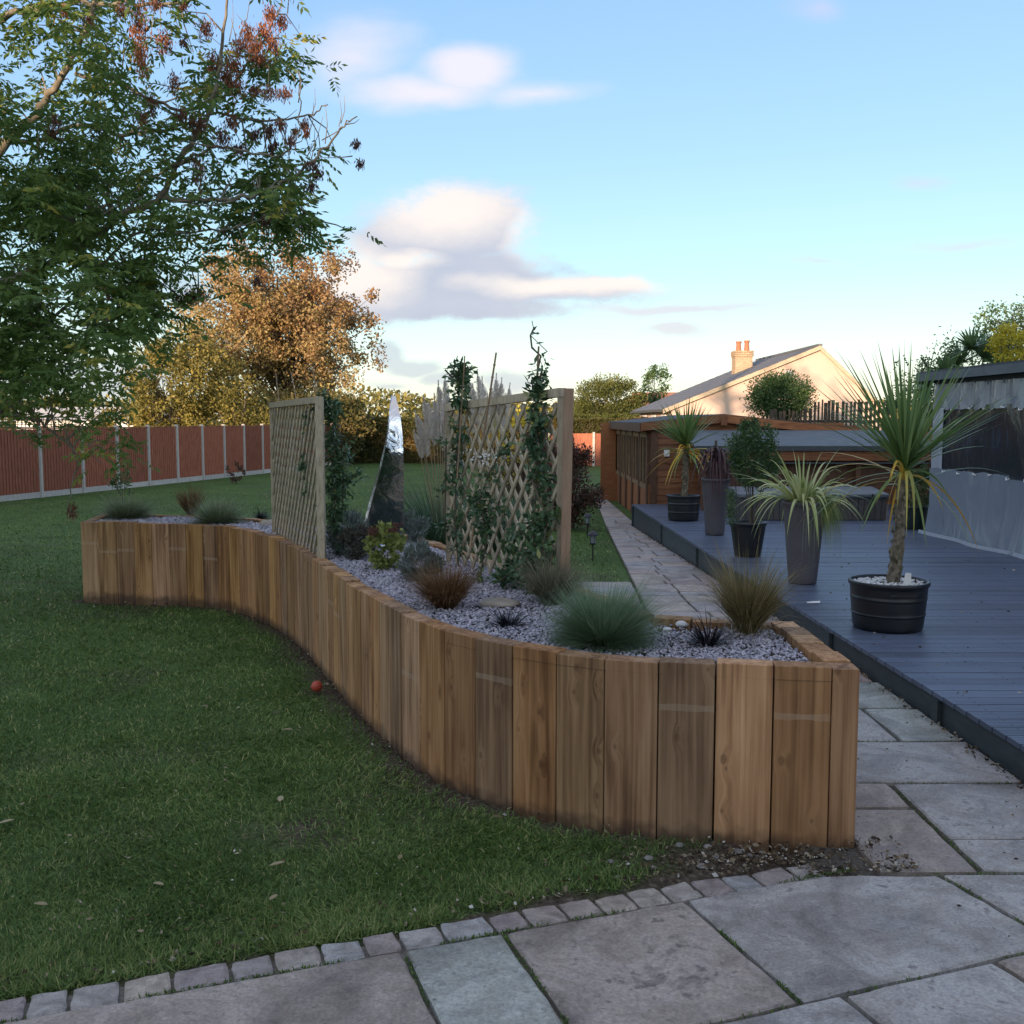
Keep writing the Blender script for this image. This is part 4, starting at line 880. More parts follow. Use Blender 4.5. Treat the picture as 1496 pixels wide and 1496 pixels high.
# ============================================================ TRELLISES, canes and climbers
def trellis(label, A, B, za, zb, z0, sp, ang, postR, Rtop=None):
    A = Vector((*A, 0)); B = Vector((*B, 0)); Ln = (B-A).length; e = (B-A)/Ln; nn = Vector((-e.y, e.x, 0))
    o = empty('trellis_panel', (A.x, A.y, z0), label, 'trellis', 'trellis panels in the raised bed')
    loc = Vector((A.x, A.y, z0))
    def W3(s, h, off=0): return e*s+Vector((0, 0, h))+nn*off
    Hh = (za+zb)/2-z0-.05; ta = math.tan(R(ang))
    for dirn, off in ((1, -.012), (-1, .002)):
        s0 = -Hh/ta; k = s0
        while k < Ln+Hh/ta:
            # line from (k,0) going up with slope dirn*ta
            pts = []
            x0, x1 = k, k+dirn*Hh/ta; lo, hi = 0, 1
            def clipt(x0, x1):
                t0, t1 = 0., 1.
                for (p, q) in ((-(x1-x0), x0-.02), ((x1-x0), Ln-.02-x0)):
                    if abs(p) < 1e-9: continue
                    r_ = q/p
                    if p < 0: t0 = max(t0, r_)
                    else: t1 = min(t1, r_)
                return t0, t1
            t0, t1 = clipt(x0, x1)
            if t1-t0 > .04:
                a = W3(x0+(x1-x0)*t0, .02+Hh*t0, off); b = W3(x0+(x1-x0)*t1, .02+Hh*t1, off)
                MB().bar(a, b, .012, .026, up=tuple(nn.cross((b-a).normalized()))).build('slat', M['trellis'], o)
            k += sp
    MB().bar(W3(0, za-z0, -.005), W3(Ln, zb-z0, -.005), .05, .05).build('rail', M['trellis'], o)
    MB().bar(W3(.02, -.06, -.005), W3(.02, za-z0-.026, -.005), .04, .04, up=(0, 1, 0)).build('frame_stile', M['trellis'], o)
    MB().bar(W3(Ln-.02, -.06, -.005), W3(Ln-.02, zb-z0-.026, -.005), .04, .04, up=(0, 1, 0)).build('frame_stile', M['trellis'], o)
    q = postR; MB().bar(W3(Ln+.035, -.1, -.01), W3(Ln+.035+q, zb-z0+.02, -.01), .055, .06, up=(0, 1, 0)).build('post', M['trellis'] if q == 0 else M['post'], o)
    return o
A1, B1 = (-2.19, 9.40), (-1.42, 7.60)
trellis('foreshortened lattice trellis panel with a pale square post, at the long curve of the bed', A1, B1, D(396, 592, 9.40).z, D(470, 584, 7.6).z, BH-.03, .13, 52, 0)
A2, B2 = (-.47, 7.5), (.30, 6.02)
trellis('wide lattice trellis panel with a leaning brown post, covered by climbers', A2, B2, D(657, 596, 7.5).z, D(835, 573, 6.02).z, BH-.03, .135, 51, .045)
def cane(a, b, label, r=.007):
    mb = MB(); a = Vector(a); b = Vector(b); n = 7; o = empty('bamboo_cane', tuple(a), label, 'cane', 'bamboo canes'); 
    mb.tube([(b-a)*i/n for i in range(n+1)], [r*(1-.25*i/n) for i in range(n+1)], 7); mb.build('culm', M['cane'], o)
    m2 = MB()
    for i in range(1, n): c = (b-a)*i/n; t = (b-a).normalized()*.004; m2.tube([c-t, c+t], r*1.25, 7)
    m2.build('nodes', M['cane'], o, kind='stuff')
cane(D(706, 640, 6.75), D(725, 515, 6.7), 'bare bamboo cane standing above the middle of the climber covered trellis', .008)
cane(D(668, 700, 7.1), D(679, 520, 7.05), 'thin cane inside the leafy climber at the left end of the wide trellis', .006)
cane(D(783, 600, 6.2), D(787, 506, 6.2), 'cane topped with a twining shoot above the wide trellis', .008)
cane(D(687, 800, 6.6), D(694, 755, 6.6), 'short tan cane low in front of the wide trellis', .01)
for i, (q0, q1) in enumerate((((409, 600, 9.1), (403, 545, 9.1)), ((436, 600, 8.5), (425, 543, 8.5)), ((464, 590, 7.9), (457, 535, 7.9)))):
    cane(D(*q0), D(*q1), ['leftmost', 'middle', 'rightmost'][i]+' of three thin canes rising behind the foreshortened trellis', .006)
def climber(name, label, lines, n, ll, lw, mat=None, droop=.3, group='climbing plants on the trellises', rand=1.0):
    """lines: list of (px,py,Y,radius px)"""
    mat = mat or M['climber']; pts = []; rad = []
    for ln in lines:
        for (a, b) in zip(ln[:-1], ln[1:]):
            for t in np.linspace(0, 1, 14):
                q = [a[i]*(1-t)+b[i]*t for i in range(4)]; pts.append(np.array(D(q[0], q[1], q[2]))); rad.append(q[3]*q[2]/F)
    pts = np.array(pts); rad = np.array(rad); base = np.array(D(*lines[0][0][:3]))
    o = empty(name, tuple(base), label, 'climber', group)
    rad = rad*.66; n = int(n*.72)
    w = rng.choice(len(pts), n, p=(rad+.01)/(rad+.01).sum()); g = nrm(rng.normal(size=(n, 3)))*(rng.random(n)**.6)[:, None]
    # gather into small sprays
    spr = max(6, n//14); si = rng.integers(0, spr, n); sw = rng.choice(len(pts), spr, p=(rad+.01)/(rad+.01).sum()); sg = nrm(rng.normal(size=(spr, 3)))*(rng.random(spr)**.6)[:, None]
    sc_ = pts[sw]+sg*rad[sw][:, None]; p = sc_[si]+rng.normal(size=(n, 3))*.022; p[:, 2] += rng.normal(size=n)*.01
    d = rng.normal(size=(n, 3))*.8+nrm(sc_-pts[sw])[si]*.8; d[:, 2] -= droop
    ct = rng.random(spr); tint = np.clip(.15+.55*ct[si]+rng.normal(size=n)*.15+(rng.random(n) < .03)*.5, 0, 1)
    leaves('foliage', p-base, d, ll*(.6+.7*rng.random(n)), lw*(.7+.6*rng.random(n)), mat, tint, o)
    mb = MB()
    for ln in lines:
        mb.tube([np.array(D(a[0], a[1], a[2]))-base for a in ln], .006, 5)
        for _ in range(5):
            k = random.randrange(len(pts)); q = [pts[k]-base, pts[k]-base+rng.normal(size=3)*.04]; mb.tube(q, .0025, 4)
    for k in range(0, spr, 2): mb.tube([pts[sw[k]]-base, (pts[sw[k]]+sc_[k])/2-base+rng.normal(size=3)*.008, sc_[k]-base], [.003, .002, .001], 3)
    mb.build('stems', M['twig'], o); return o
climber('climber', 'dark leafy climber on the left end of the wide trellis with a bushy top', [[(672, 850, 7.2, 10), (664, 760, 7.2, 13), (668, 660, 7.2, 15), (672, 590, 7.15, 16), (668, 555, 7.1, 24), (672, 533, 7.1, 8)], [(650, 780, 7.3, 12), (652, 640, 7.3, 12)], [(668, 560, 7.1, 6), (650, 540, 7.1, 4)], [(668, 560, 7.1, 6), (684, 535, 7.1, 6)]], 1250, .05, .024)
climber('climber', 'dense dark green climber column right of the bare cane', [[(775, 862, 6.1, 14), (780, 780, 6.15, 20), (783, 700, 6.15, 26), (784, 640, 6.15, 19), (785, 585, 6.15, 17), (786, 560, 6.15, 8)], [(786, 580, 6.15, 9), (790, 545, 6.15, 3)], [(776, 700, 6.0, 12), (800, 760, 6.0, 14), (790, 820, 6.0, 12)]], 1350, .055, .027)
climber('climber_shoot', 'thin twining shoot curling above the tallest cane', [[(786, 540, 6.2, 3), (790, 520, 6.2, 5), (777, 508, 6.2, 3), (775, 490, 6.2, 1), (781, 478, 6.2, .5)]], 26, .05, .02)
climber('climber', 'sparse climber with small white flowers in the middle of the wide trellis', [[(700, 850, 6.6, 10), (712, 780, 6.6, 18), (700, 730, 6.6, 20), (715, 690, 6.6, 18), (735, 655, 6.55, 14)], [(690, 745, 6.7, 16), (722, 748, 6.6, 16)]], 620, .05, .024)
climber('climber', 'low green climber leaves spreading along the foot of the wide trellis', [[(730, 850, 6.3, 10), (755, 830, 6.25, 18), (790, 800, 6.1, 14)], [(745, 790, 6.3, 18), (810, 740, 6.0, 12)]], 480, .055, .026)
climber('climber', 'drooping climber with willowy leaves behind the pale square trellis post', [[(492, 790, 7.75, 8), (488, 720, 7.75, 13), (488, 650, 7.75, 12), (486, 595, 7.7, 14), (470, 582, 7.8, 12)], [(488, 700, 7.75, 8), (503, 660, 7.8, 13), (500, 735, 7.8, 16)], [(495, 705, 7.8, 8), (528, 692, 7.9, 8)]], 2100, .06, .018, droop=.6)
climber('climber', 'thin climber strands woven through the foreshortened trellis lattice', [[(452, 640, 8.0, 10), (455, 600, 8.0, 12), (475, 580, 7.7, 10)], [(450, 730, 8.0, 10), (446, 660, 8.1, 12)]], 420, .045, .018)
wf = D(706, 668, 6.5); n = 60
leaves('climber_flowers', np.array(wf)+rng.normal(size=(n, 3))*np.array([.05, .02, .03]), rng.normal(size=(n, 3)), .018, .014, M['pebble'], rng.random(n), kind='stuff'); tag(bpy.data.objects['climber_flowers'], 'small cluster of white flowers on the middle climber', 'flowers')
# ============================================================ PAMPAS
def pampas(px, py, Y, label, rpx, htop, n, plumes, group):
    base = D(px, py, Y); base.z = gz(Y); o = empty('pampas_grass', tuple(base), label, 'ornamental grass', group); sc = F/Y
    a = rng.random(n)*6.28; rr = np.sqrt(rng.random(n))*.18; le = .75*np.sqrt(rng.random(n)); hgt = (D(px, htop, Y).z-base.z)
    p0 = np.stack([rr*np.cos(a), rr*np.sin(a), np.zeros(n)], 1); d = np.stack([np.cos(a)*le, np.sin(a)*le, np.ones(n)], 1)
    strips('blades', p0, d, hgt*1.15*(.7+.5*rng.random(n)), .010, .35+.3*rng.random(n), M['pampas'], rng.random(n), seg=6, parent=o)
    for (qx, qy, ln, le2) in plumes:
        tip = np.array(D(qx, qy, Y+random.uniform(-.3, .3)))-np.array(base); b = np.array([tip[0]*.15, tip[1]*.15, 0]); st_ = MB(); ctrl = b+(tip-b)*np.array([.5, .5, .7]); pts = []
        for i in range(9): t = i/8; pts.append((1-t)**2*b+2*t*(1-t)*ctrl+t*t*tip)
        st_.tube(pts, [.006]*8+[.002], 5); sto = st_.build('stalk', M['cane'], o)
        m_ = 650; L_ = ln*1.3/sc; s = rng.random(m_); dirv = tip-pts[6]; dirv = dirv/np.linalg.norm(dirv); ps = tip-dirv*L_*(1-s)[:, None]*1.0
        wv = (le2/sc)*np.sin(np.clip(s*1.05+.12, 0, 1)*math.pi)**.7; aa = rng.random(m_)*6.28; dd = np.stack([np.cos(aa), np.sin(aa), .5+.5*rng.random(m_)], 1)
        leaves('plume', ps+nrm(dd)*0, dd*np.array([1, 1, .3])+dirv*1.3+np.array([.5, 0, -.1]), wv*1.3+.02, .006, M['plume'], rng.random(m_), sto)
pampas(648, 768, 13.2, 'pampas grass with two tall cream plumes, left of the wide trellis', 60, 640, 1500, [(606, 600, 44, 9), (618, 578, 50, 10), (640, 556, 50, 9), (650, 548, 46, 8), (612, 612, 44, 9), (627, 588, 50, 10), (634, 575, 56, 9), (646, 590, 54, 9), (604, 628, 34, 7), (655, 570, 50, 8)], 'pampas grasses beyond the bed')
pampas(715, 752, 15, 'pampas grass with a sheaf of plumes rising behind the wide trellis', 60, 660, 900, [(683, 548, 46, 8), (697, 540, 50, 8), (725, 546, 46, 8), (745, 560, 46, 8), (733, 552, 46, 8), (690, 560, 50, 9), (704, 550, 56, 9), (718, 556, 56, 9), (730, 566, 50, 8), (738, 575, 46, 8), (680, 575, 46, 8), (712, 575, 46, 8)], 'pampas grasses beyond the bed')
# ============================================================ LANTERNS
for (px, py, lb) in ((866, 820, 'nearer black solar stake lantern on the grass by the path'), (858, 786, 'farther black solar stake lantern on the grass by the path')):
    x, y = G(px, py); o = empty('garden_lantern', (x, y, gz(y)), lb, 'lantern', 'stake lanterns beside the path')
    MB().lathe([(.004, -.08), (.009, 0), (.009, .22)], 8).build('stake', M['blackpot'], o)
    MB().lathe([(.02, .22), (.045, .235), (.045, .25)], 12).build('lamp_base', M['blackpot'], o)
    MB().lathe([(.032, .25), (.042, .35)], 10).build('glass', mk_glass('lamp_glass', (.25, .28, .3), .2, 1) if 'lamp_glass' not in bpy.data.materials else bpy.data.materials['lamp_glass'], o)
    for k in range(4): a = k*math.pi/2+.4; MB().bar((.036*math.cos(a), .036*math.sin(a), .25), (.048*math.cos(a), .048*math.sin(a), .352), .006, .006, up=(0, 1, 0)).build('cage_bar', M['blackpot'], o)
    MB().lathe([(.075, .35), (.072, .365), (.04, .395), (.015, .41)], 14).build('cap', M['blackpot'], o)
# ============================================================ POTS ON THE DECK
DZ = .2035
def potobj(name, label, x, y, h, rt, rb, mat, rings=0, group='plant pots on the deck', k=36, rim=.012, fill='soil'):
    o = empty(name, (x, y, DZ), label, 'plant pot', group); prof = [(rb*.96, 0), (rb, .012)]
    m_ = 14
    for i in range(1, m_):
        t = i/m_; r = rb+(rt-rb)*(t**.75 if rings else t); prof.append((r, .012+(h-.045)*t))
    if rings:
        new = []
        for i, (r, z) in enumerate(prof): new.append((r, z))
        for zz in [h*(j+1)/(rings+1) for j in range(rings)]:
            t = zz/h; r = rb+(rt-rb)*t**.75; new += [(r, zz-.007), (r+.006, zz-.004), (r+.006, zz+.004), (r, zz+.007)]
        prof = sorted(new, key=lambda q: q[1])
    prof += [(rt, h-.035), (rt+rim, h-.03), (rt+rim, h-.003), (rt+rim-.004, h), (rt-.008, h), (rt-.012, h-.03)]
    mb = MB().lathe(prof, k); mb.f.pop(); mb.build('pot_body', mat, o, smooth=False)
    for p_ in o.children[-1].data.polygons: p_.use_smooth = True
    MB().lathe([(rt-.011, h-.05), (rt-.011, h-.032), (.01, h-.028)], k).build('potting_soil', M['soil'], o)
    return o
def cordyline(label, x, y, z0, ztop, leafL, nup, ndrop, lean, mat, name='cordyline', w=.028, group='strap leaved plants in pots', yel=.12, rtr=.045, wild=()):
    o = empty(name, (x, y, z0), label, 'potted plant', group); h = ztop-z0; mb = MB(); n = 26
    pts = []; rads = []
    for i in range(n):
        t = i/(n-1); pts.append((lean*t+.012*math.sin(5*t), .01*math.sin(7*t), h*t)); rads.append(rtr*(1.0-.25*t)*random.uniform(.86, 1.16))
    mb.tube(pts, rads, 10); tr = mb.build('stem', M['cstem'], o)
    n2 = 160; t = rng.random(n2)*.95; a = rng.random(n2)*6.28
    p = np.stack([lean*t+np.cos(a)*rtr*.85, np.sin(a)*rtr*.85, h*t], 1)
    leaves('leaf_scars', p, np.stack([np.cos(a)*.4, np.sin(a)*.4, -np.ones(n2)], 1), .045, .03, M['greybrown'], rng.random(n2), tr, kind='stuff')
    for cnt, ang0, ang1, gr, tn, nm in ((nup, 2, 62, .07, 0, 'leaves'), (ndrop, 50, 100, .55, 1, 'drooping_leaves')):
        a = rng.random(cnt)*6.28; th = np.radians(ang0+(ang1-ang0)*rng.random(cnt)**.8)
        zoff = rng.random(cnt)*.12*(1 if not tn else -1); d = np.stack([np.sin(th)*np.cos(a), np.sin(th)*np.sin(a), np.cos(th)], 1)
        p0 = np.stack([lean+np.cos(a)*.015, np.sin(a)*.015, h+zoff], 1)
        tint = np.clip(rng.random(cnt)*.6, 0, 1)
        if tn: tint = np.where(rng.random(cnt) < yel*4, .82+.18*rng.random(cnt), tint)
        strips(nm, p0, d, leafL*(.72+.38*rng.random(cnt)), w*(.8+.5*rng.random(cnt)), gr*(.5+rng.random(cnt)), mat, tint, seg=8, parent=o, taper=2.6)
    if wild:
        p0 = np.array([[lean, 0, h]]*len(wild)); sc = F/y
        ends = np.array([[(D(q[0], q[1], y).x-x)-lean, q[2], D(q[0], q[1], y).z-ztop] for q in wild]); g = np.array([q[3] for q in wild])
        Lh = np.linalg.norm(ends+np.stack([0*g, 0*g, g*.6], 1), axis=1); d = (ends+np.stack([0*g, 0*g, g*Lh], 1)); d[:, :2] = d[:, :2]/(1-.28*g[:, None]*0+0)
        strips('long_leaf', p0, d, np.linalg.norm(d, axis=1), w*1.15, g*Lh/np.linalg.norm(d, axis=1), mat, np.array([q[4] for q in wild]), seg=9, parent=o, taper=2.6)
    return o
# e: big cordyline in black half barrel
xe, ye = P(1296, 927, .2); xe *= 1+.25/ye; ye += .25
pe = potobj('barrel_pot', 'largest black ribbed half barrel pot nearest on the deck', xe, ye, .37, .285, .255, M['blackpot'], rings=2)
MB().box(-.10, .10, -.301, -.296, .285, .305).build('handle_slot', M['dark'], pe)
n = 900; a = rng.random(n)*6.28; rr = np.sqrt(rng.random(n))*.262
mbp = MB()
for i in range(330):
    a_ = random.random()*6.28; r_ = math.sqrt(random.random())*.262; s_ = random.uniform(.008, .015); mbp.lathe([(s_*.5, -.005), (s_, .003), (s_*.6, .009)], 5, (r_*math.cos(a_), r_*math.sin(a_), .343+random.uniform(0, .006)))
pbl = mbp.build('white_pebbles', M['whitestone']); pbl.location = (xe, ye, DZ); tag(pbl, 'white pebbles covering the soil of the largest barrel pot', kind='stuff')
zt = D(1318, 688, ye).z
cordyline('big cordyline palm with a fountain of long green leaves and yellowing lower ones', xe+.03, ye, DZ+.33, zt, 1.0, 118, 18, .065, M['cord'], w=.024,
          wild=[(1228, 780, -.2, .75, .45), (1262, 796, -.1, 1.3, .97), (1284, 740, -.3, 1.0, .86), (1352, 800, -.2, 1.2, .62), (1405, 740, -.1, .8, .5), (1480, 655, .0, .35, .45), (1440, 760, .1, .9, .99), (1180, 640, .0, .3, .5), (1195, 655, .2, .35, .4), (1215, 560, .0, .05, .5), (1470, 622, .2, .12, .5), (1330, 790, -.3, 1.4, .8), (1250, 655, -.2, .3, .4), (1448, 500, .1, 0, .5)])
tg = MB().box(-.035, .035, -.003, .003, 0, .12); tg.v = [(a*(1-.35*(c/.12)), b, c) for a, b, c in tg.v]; to = tg.build('plant_label', M['tag']); to.location = (xe+.09, ye-.12, DZ+.32); to.rotation_euler = (0, .1, .2); tag(to, 'blank white plant label stuck in the largest barrel pot', 'plant label')
# a: small cordyline
xa, ya = P(998, 762, .2); xa *= 1+.22/ya; ya += .22
potobj('barrel_pot', 'smaller black ribbed barrel pot nearest the shed', xa, ya, .40, .255, .235, M['blackpot'], rings=2)
cordyline('small cordyline palm in front of the shed with drooping yellowish skirt', xa+.01, ya, DZ+.35, D(1000, 655, ya).z, .78, 100, 34, .02, M['cord'], w=.034, yel=.17, rtr=.05)
# b: taupe planter with burgundy plant
xb, yb = P(1044, 783, .2); xb *= 1+.13/yb; yb += .13
potobj('tall_planter', 'tall taupe tapered planter holding the burgundy plant', xb, yb, .78, .185, .13, M['planter'])
rb_ = empty('burgundy_plant', (xb, yb, DZ+.75), 'drooping burgundy strap leaved plant with cut dark stems in the taupe planter', 'potted plant', 'strap leaved plants in pots')
mb = MB()
for (dx, h_, l_) in ((-.05, .42, -.16), (.0, .55, .0), (.05, .46, .03), (-.02, .3, -.05)): mb.tube([(dx, 0, -.03), (dx+l_*.4, 0, h_*.5), (dx+l_, .02, h_)], [.022, .018, .018], 7)
mb.build('cut_stem', M['bark_dark'], rb_)
n = 150; a = rng.random(n)*6.28; p0 = np.stack([rng.normal(size=n)*.05, rng.normal(size=n)*.05, .1+rng.random(n)*.35], 1)
strips('leaves', p0, np.stack([np.cos(a), np.sin(a), .35+.6*rng.random(n)], 1), np.array(.46)*(.7+.5*rng.random(n)), .024, 1.1+.7*rng.random(n), M['cord_red'], rng.random(n), seg=7, parent=rb_, taper=2.5)
# c: black pot with small evergreen tree
xc, yc = P(1092, 815, .2); xc *= 1+.17/yc; yc += .17
potobj('round_pot', 'plain black round pot between the two tall planters', xc, yc, .40, .205, .155, M['blackpot'])
pc = shrub('potted_bush', 'dark evergreen bush on a thin stem with trailing shoots, behind the striped plant', 'potted plant', (D(1100, 665, yc).x, yc, D(1100, 662, yc).z), (.31, .30, .40), 6500, .038, .02, M['green'], base=DZ+.36, clumps=80, stems=5, cl=.3)
n = 500; s = rng.random(n); lx = rng.integers(0, 5, n)
leaves('trailing_shoot', np.stack([-.27+.05*lx/5+rng.normal(size=n)*.03, rng.normal(size=n)*.03-.05, .28-.42*s], 1)+np.array([0, 0, .15]), rng.normal(size=(n, 3))-np.array([0, 0, .7]), .026, .016, M['green'], rng.random(n)*.8+.2, pc, kind='stuff')
mb = MB()
mb.tube([(0, 0, -.03), (.01, 0, .25), (.0, 0, .6)], [.014, .012, .01], 6); mb.build('stem', M['bark_dark'], pc)
# d: tall planter with variegated plant
xd, yd = P(1172, 855, .2); xd *= 1+.14/yd; yd += .14
potd = potobj('tall_planter', 'tall dark taupe planter holding the cream striped plant', xd, yd, .80, .20, .135, M['planter'])
def varieg():
    o = empty('variegated_plant', (xd, yd, DZ+.77), 'cream striped strap leaved plant spilling over the tall dark taupe planter', 'potted plant', 'strap leaved plants in pots')
    n = 100; a = rng.random(n)*6.28; le = .25+1.7*rng.random(n)
    d = np.stack([np.cos(a)*le, np.sin(a)*le, np.ones(n)], 1); p0 = np.stack([-.02+np.cos(a)*.05, np.sin(a)*.05, np.zeros(n)], 1)
    L = .66+.34*rng.random(n); g = .30+.75*rng.random(n)*np.minimum(le, 1)
    st0 = rng.bit_generator.state
    strips('leaves', p0, d, L, .026+.012*rng.random(n), g, M['varieg'], .5+.5*rng.random(n), seg=9, parent=o, taper=2.2, gradient=-.15)
    n = 60; a = rng.random(n)*6.28; strips('inner_leaves', np.stack([np.cos(a)*.03, np.sin(a)*.03, np.zeros(n)], 1), np.stack([np.cos(a)*.5, np.sin(a)*.5, np.ones(n)], 1), .3+.15*rng.random(n), .022, .3, M['varieg'], .3*rng.random(n), seg=6, parent=o, taper=2)
    c = empty('trailing_sedge', (xd+.10, yd, DZ+.77), 'fine green and cream sedge trailing from the right side of the tall dark planter', 'potted plant')
    n = 900; a = rng.normal(.0, 1.0, n); le = .3+1.2*rng.random(n)
    strips('blades', np.stack([rng.normal(size=n)*.03, rng.normal(size=n)*.04, np.zeros(n)], 1), np.stack([np.cos(a)*le, np.sin(a)*le, np.full(n, .9)], 1), .36+.26*rng.random(n), .005, .8+.9*rng.random(n), M['varieg'], rng.random(n)**2*.8, seg=7, parent=c)
varieg()
mb = MB()
for j, (dx, z_) in enumerate(((.0, .66), (.012, .62), (0, .58))):
    pts = [(dx+.018*math.cos(a), -.197+.0*a, z_+.018*math.sin(a)) for a in [i*math.pi/5 for i in range(11)]]; mb.tube(pts, .0025, 4, False)
mb.build('emblem', M['planter'], potd)
# f: pot by the curtain
xf, yf = P(1345, 775, .2); xf *= 1+.2/yf; yf += .2
potobj('round_pot', 'dark green round pot beside the plastic curtain', xf-.1, yf, .34, .20, .15, pmat('dark_green_glaze', [(.01, .02, .018), (.02, .035, .03)], 5, .35, .05, rnd=0))
shrub('potted_bush', 'small dark leafy bush in the pot beside the plastic curtain', 'potted plant', (xf-.1, yf, .82), (.27, .25, .30), 2200, .045, .022, M['green'], base=DZ+.3, clumps=40)
fl = MB(); x_, y_ = P(1188, 881, .2); fl.add([(-.06, -.02, 0), (.05, -.03, .002), (.065, .01, .012), (.0, .03, .004), (-.05, .02, .001), (-.06, -.02, -.003), (.05, -.03, -.001), (.065, .01, .009), (.0, .03, .001), (-.05, .02, -.002)], [(0, 1, 2, 3, 4), (9, 8, 7, 6, 5)]+[(i, i+5, (i+1) % 5+5, (i+1) % 5) for i in range(5)])
o = fl.build('paper_scrap', M['tag']); o.location = (x_, y_, .206); tag(o, 'white scrap lying on the deck left of the largest pot', 'litter')
# ============================================================ SHED, AWNING, HOT TUB
def shed():
    o = empty('shed', (2.63, 19.3, -.22), 'low brown timber shed with shallow gabled roof beyond the deck', 'shed'); o.location = (0, 0, 0)
    Y0 = 19.4; x0, x1 = 2.66, 8.2; z = -.24; k = 0
    zr = lambda x: 1.76+(x-2.5)*.07 if x < 3.97 else 1.863-(x-3.97)*.105
    zt_max = 1.56
    while z < 1.5:
        MB().add([(x0, Y0, z), (x1, Y0, z), (x1, Y0+.02, z+.118), (x0, Y0+.02, z+.118), (x0, Y0+.05, z), (x1, Y0+.05, z), (x1, Y0+.05, z+.118), (x0, Y0+.05, z+.118)], [(0, 1, 2, 3), (5, 4, 7, 6), (0, 4, 5, 1), (3, 2, 6, 7), (0, 3, 7, 4), (1, 5, 6, 2)]).build('plank', M['shed'], o, origin=(x0, Y0, z)); z += .12
    # gable infill planks under the roof slope
    for zz in (1.56, 1.68):
        xa, xb = x0, (3.97+(1.85-zz-.0)/.105 if zz < 1.85 else 4); xb = min(xb, x1)
        if zz > 1.6: xb = 3.97+(1.863-1.79)/.105
        MB().box(xa, xb, Y0+.004, Y0+.05, zz, min(zz+.118, 1.73)).build('plank', M['shed'], o, origin=(xa, Y0, zz))
    MB().box(x0-.03, x0+.09, Y0-.03, Y0+.06, -.25, 1.74).build('corner_post', M['shed_dark'], o)
    # roof
    for (xa, xb, nm) in ((2.42, 3.97, 'roof'), (3.97, 8.4, 'roof')):
        za, zb = zr(xa)-(.05 if xa < 3 else 0), zr(xb)
        MB().add([(xa, Y0-.12, za), (xb, Y0-.12, zb), (xb, 25.6, zb-.0), (xa-.22*0, 25.6, za-.10 if xa < 3 else zb+.46), (xa, Y0-.12, za+.035), (xb, Y0-.12, zb+.035), (xb, 25.6, zb+.035), (xa, 25.6, (za-.10 if xa < 3 else za)+.035)][:8] if False else
                 [(xa, Y0-.12, za), (xb, Y0-.12, zb), (xb, 25.6, zb), (xa, 25.6, za), (xa, Y0-.12, za+.03), (xb, Y0-.12, zb+.03), (xb, 25.6, zb+.03), (xa, 25.6, za+.03)],
                 [(0, 3, 2, 1), (4, 5, 6, 7), (0, 1, 5, 4), (1, 2, 6, 5), (2, 3, 7, 6), (3, 0, 4, 7)]).build(nm, M['felt'], o)
        MB().add([(xa, Y0-.15, za-.13), (xb, Y0-.15, zb-.13), (xb, Y0-.15, zb+.02), (xa, Y0-.15, za+.02), (xa, Y0-.122, za-.13), (xb, Y0-.122, zb-.13), (xb, Y0-.122, zb+.02), (xa, Y0-.122, za+.02)], [(0, 1, 2, 3), (5, 4, 7, 6), (0, 4, 5, 1), (3, 2, 6, 7), (0, 3, 7, 4), (1, 5, 6, 2)]).build('bargeboard', M['shed'], o)
    MB().box(3.91, 4.03, Y0-.17, Y0-.151, 1.68, 1.87).build('ridge_block', M['shed'], o)
    MB().box(2.40, 2.425, Y0-.12, 25.6, 1.56, 1.72).build('fascia', M['shed_dark'], o)
    # left wall in bays: wall sheet, posts, glazing with gold trims
    MB().box(2.60, 2.64, Y0+.06, 25.4, -.24, .55).build('side_wall', M['shed'], o)
    MB().box(2.60, 2.64, Y0+.06, 25.4, 1.45, 1.66).build('side_wall', M['shed'], o)
    y = Y0+.1; i = 0
    while y < 25.0:
        MB().box(2.56, 2.66, y, y+.14, -.24, 1.62).build('post', M['shed_dark'], o)
        y2 = y+1.2
        f = MB().box(2.575, 2.60, y+.16, y+.24, .45, 1.52).box(2.575, 2.60, y2-.10, y2-.02, .45, 1.52).box(2.575, 2.60, y+.24, y2-.10, .45, .53).box(2.575, 2.60, y+.24, y2-.10, 1.44, 1.52).build('window_frame', M['gold_trim'], o)
        MB().box(2.57, 2.602, y+.63, y+.70, .53, 1.44).build('glazing_bar', M['gold_trim'], f)
        MB().box(2.603, 2.608, y+.24, y2-.10, .53, 1.44).build('pane', M['window'], f)
        y += 1.2; i += 1
    MB().box(2.2, 8.2, 25.4, 25.45, -.24, 1.7).build('rear_wall', M['shed'], o)
    MB().box(8.2, 8.25, Y0, 25.4, -.24, 1.4).build('side_wall', M['shed'], o)
    c = D(974, 662, Y0-.02); MB().box(c.x-.05, c.x+.05, Y0-.04, Y0+.0, c.z-.06, c.z+.06).build('switch_box', M['whitewall'], o)
shed()
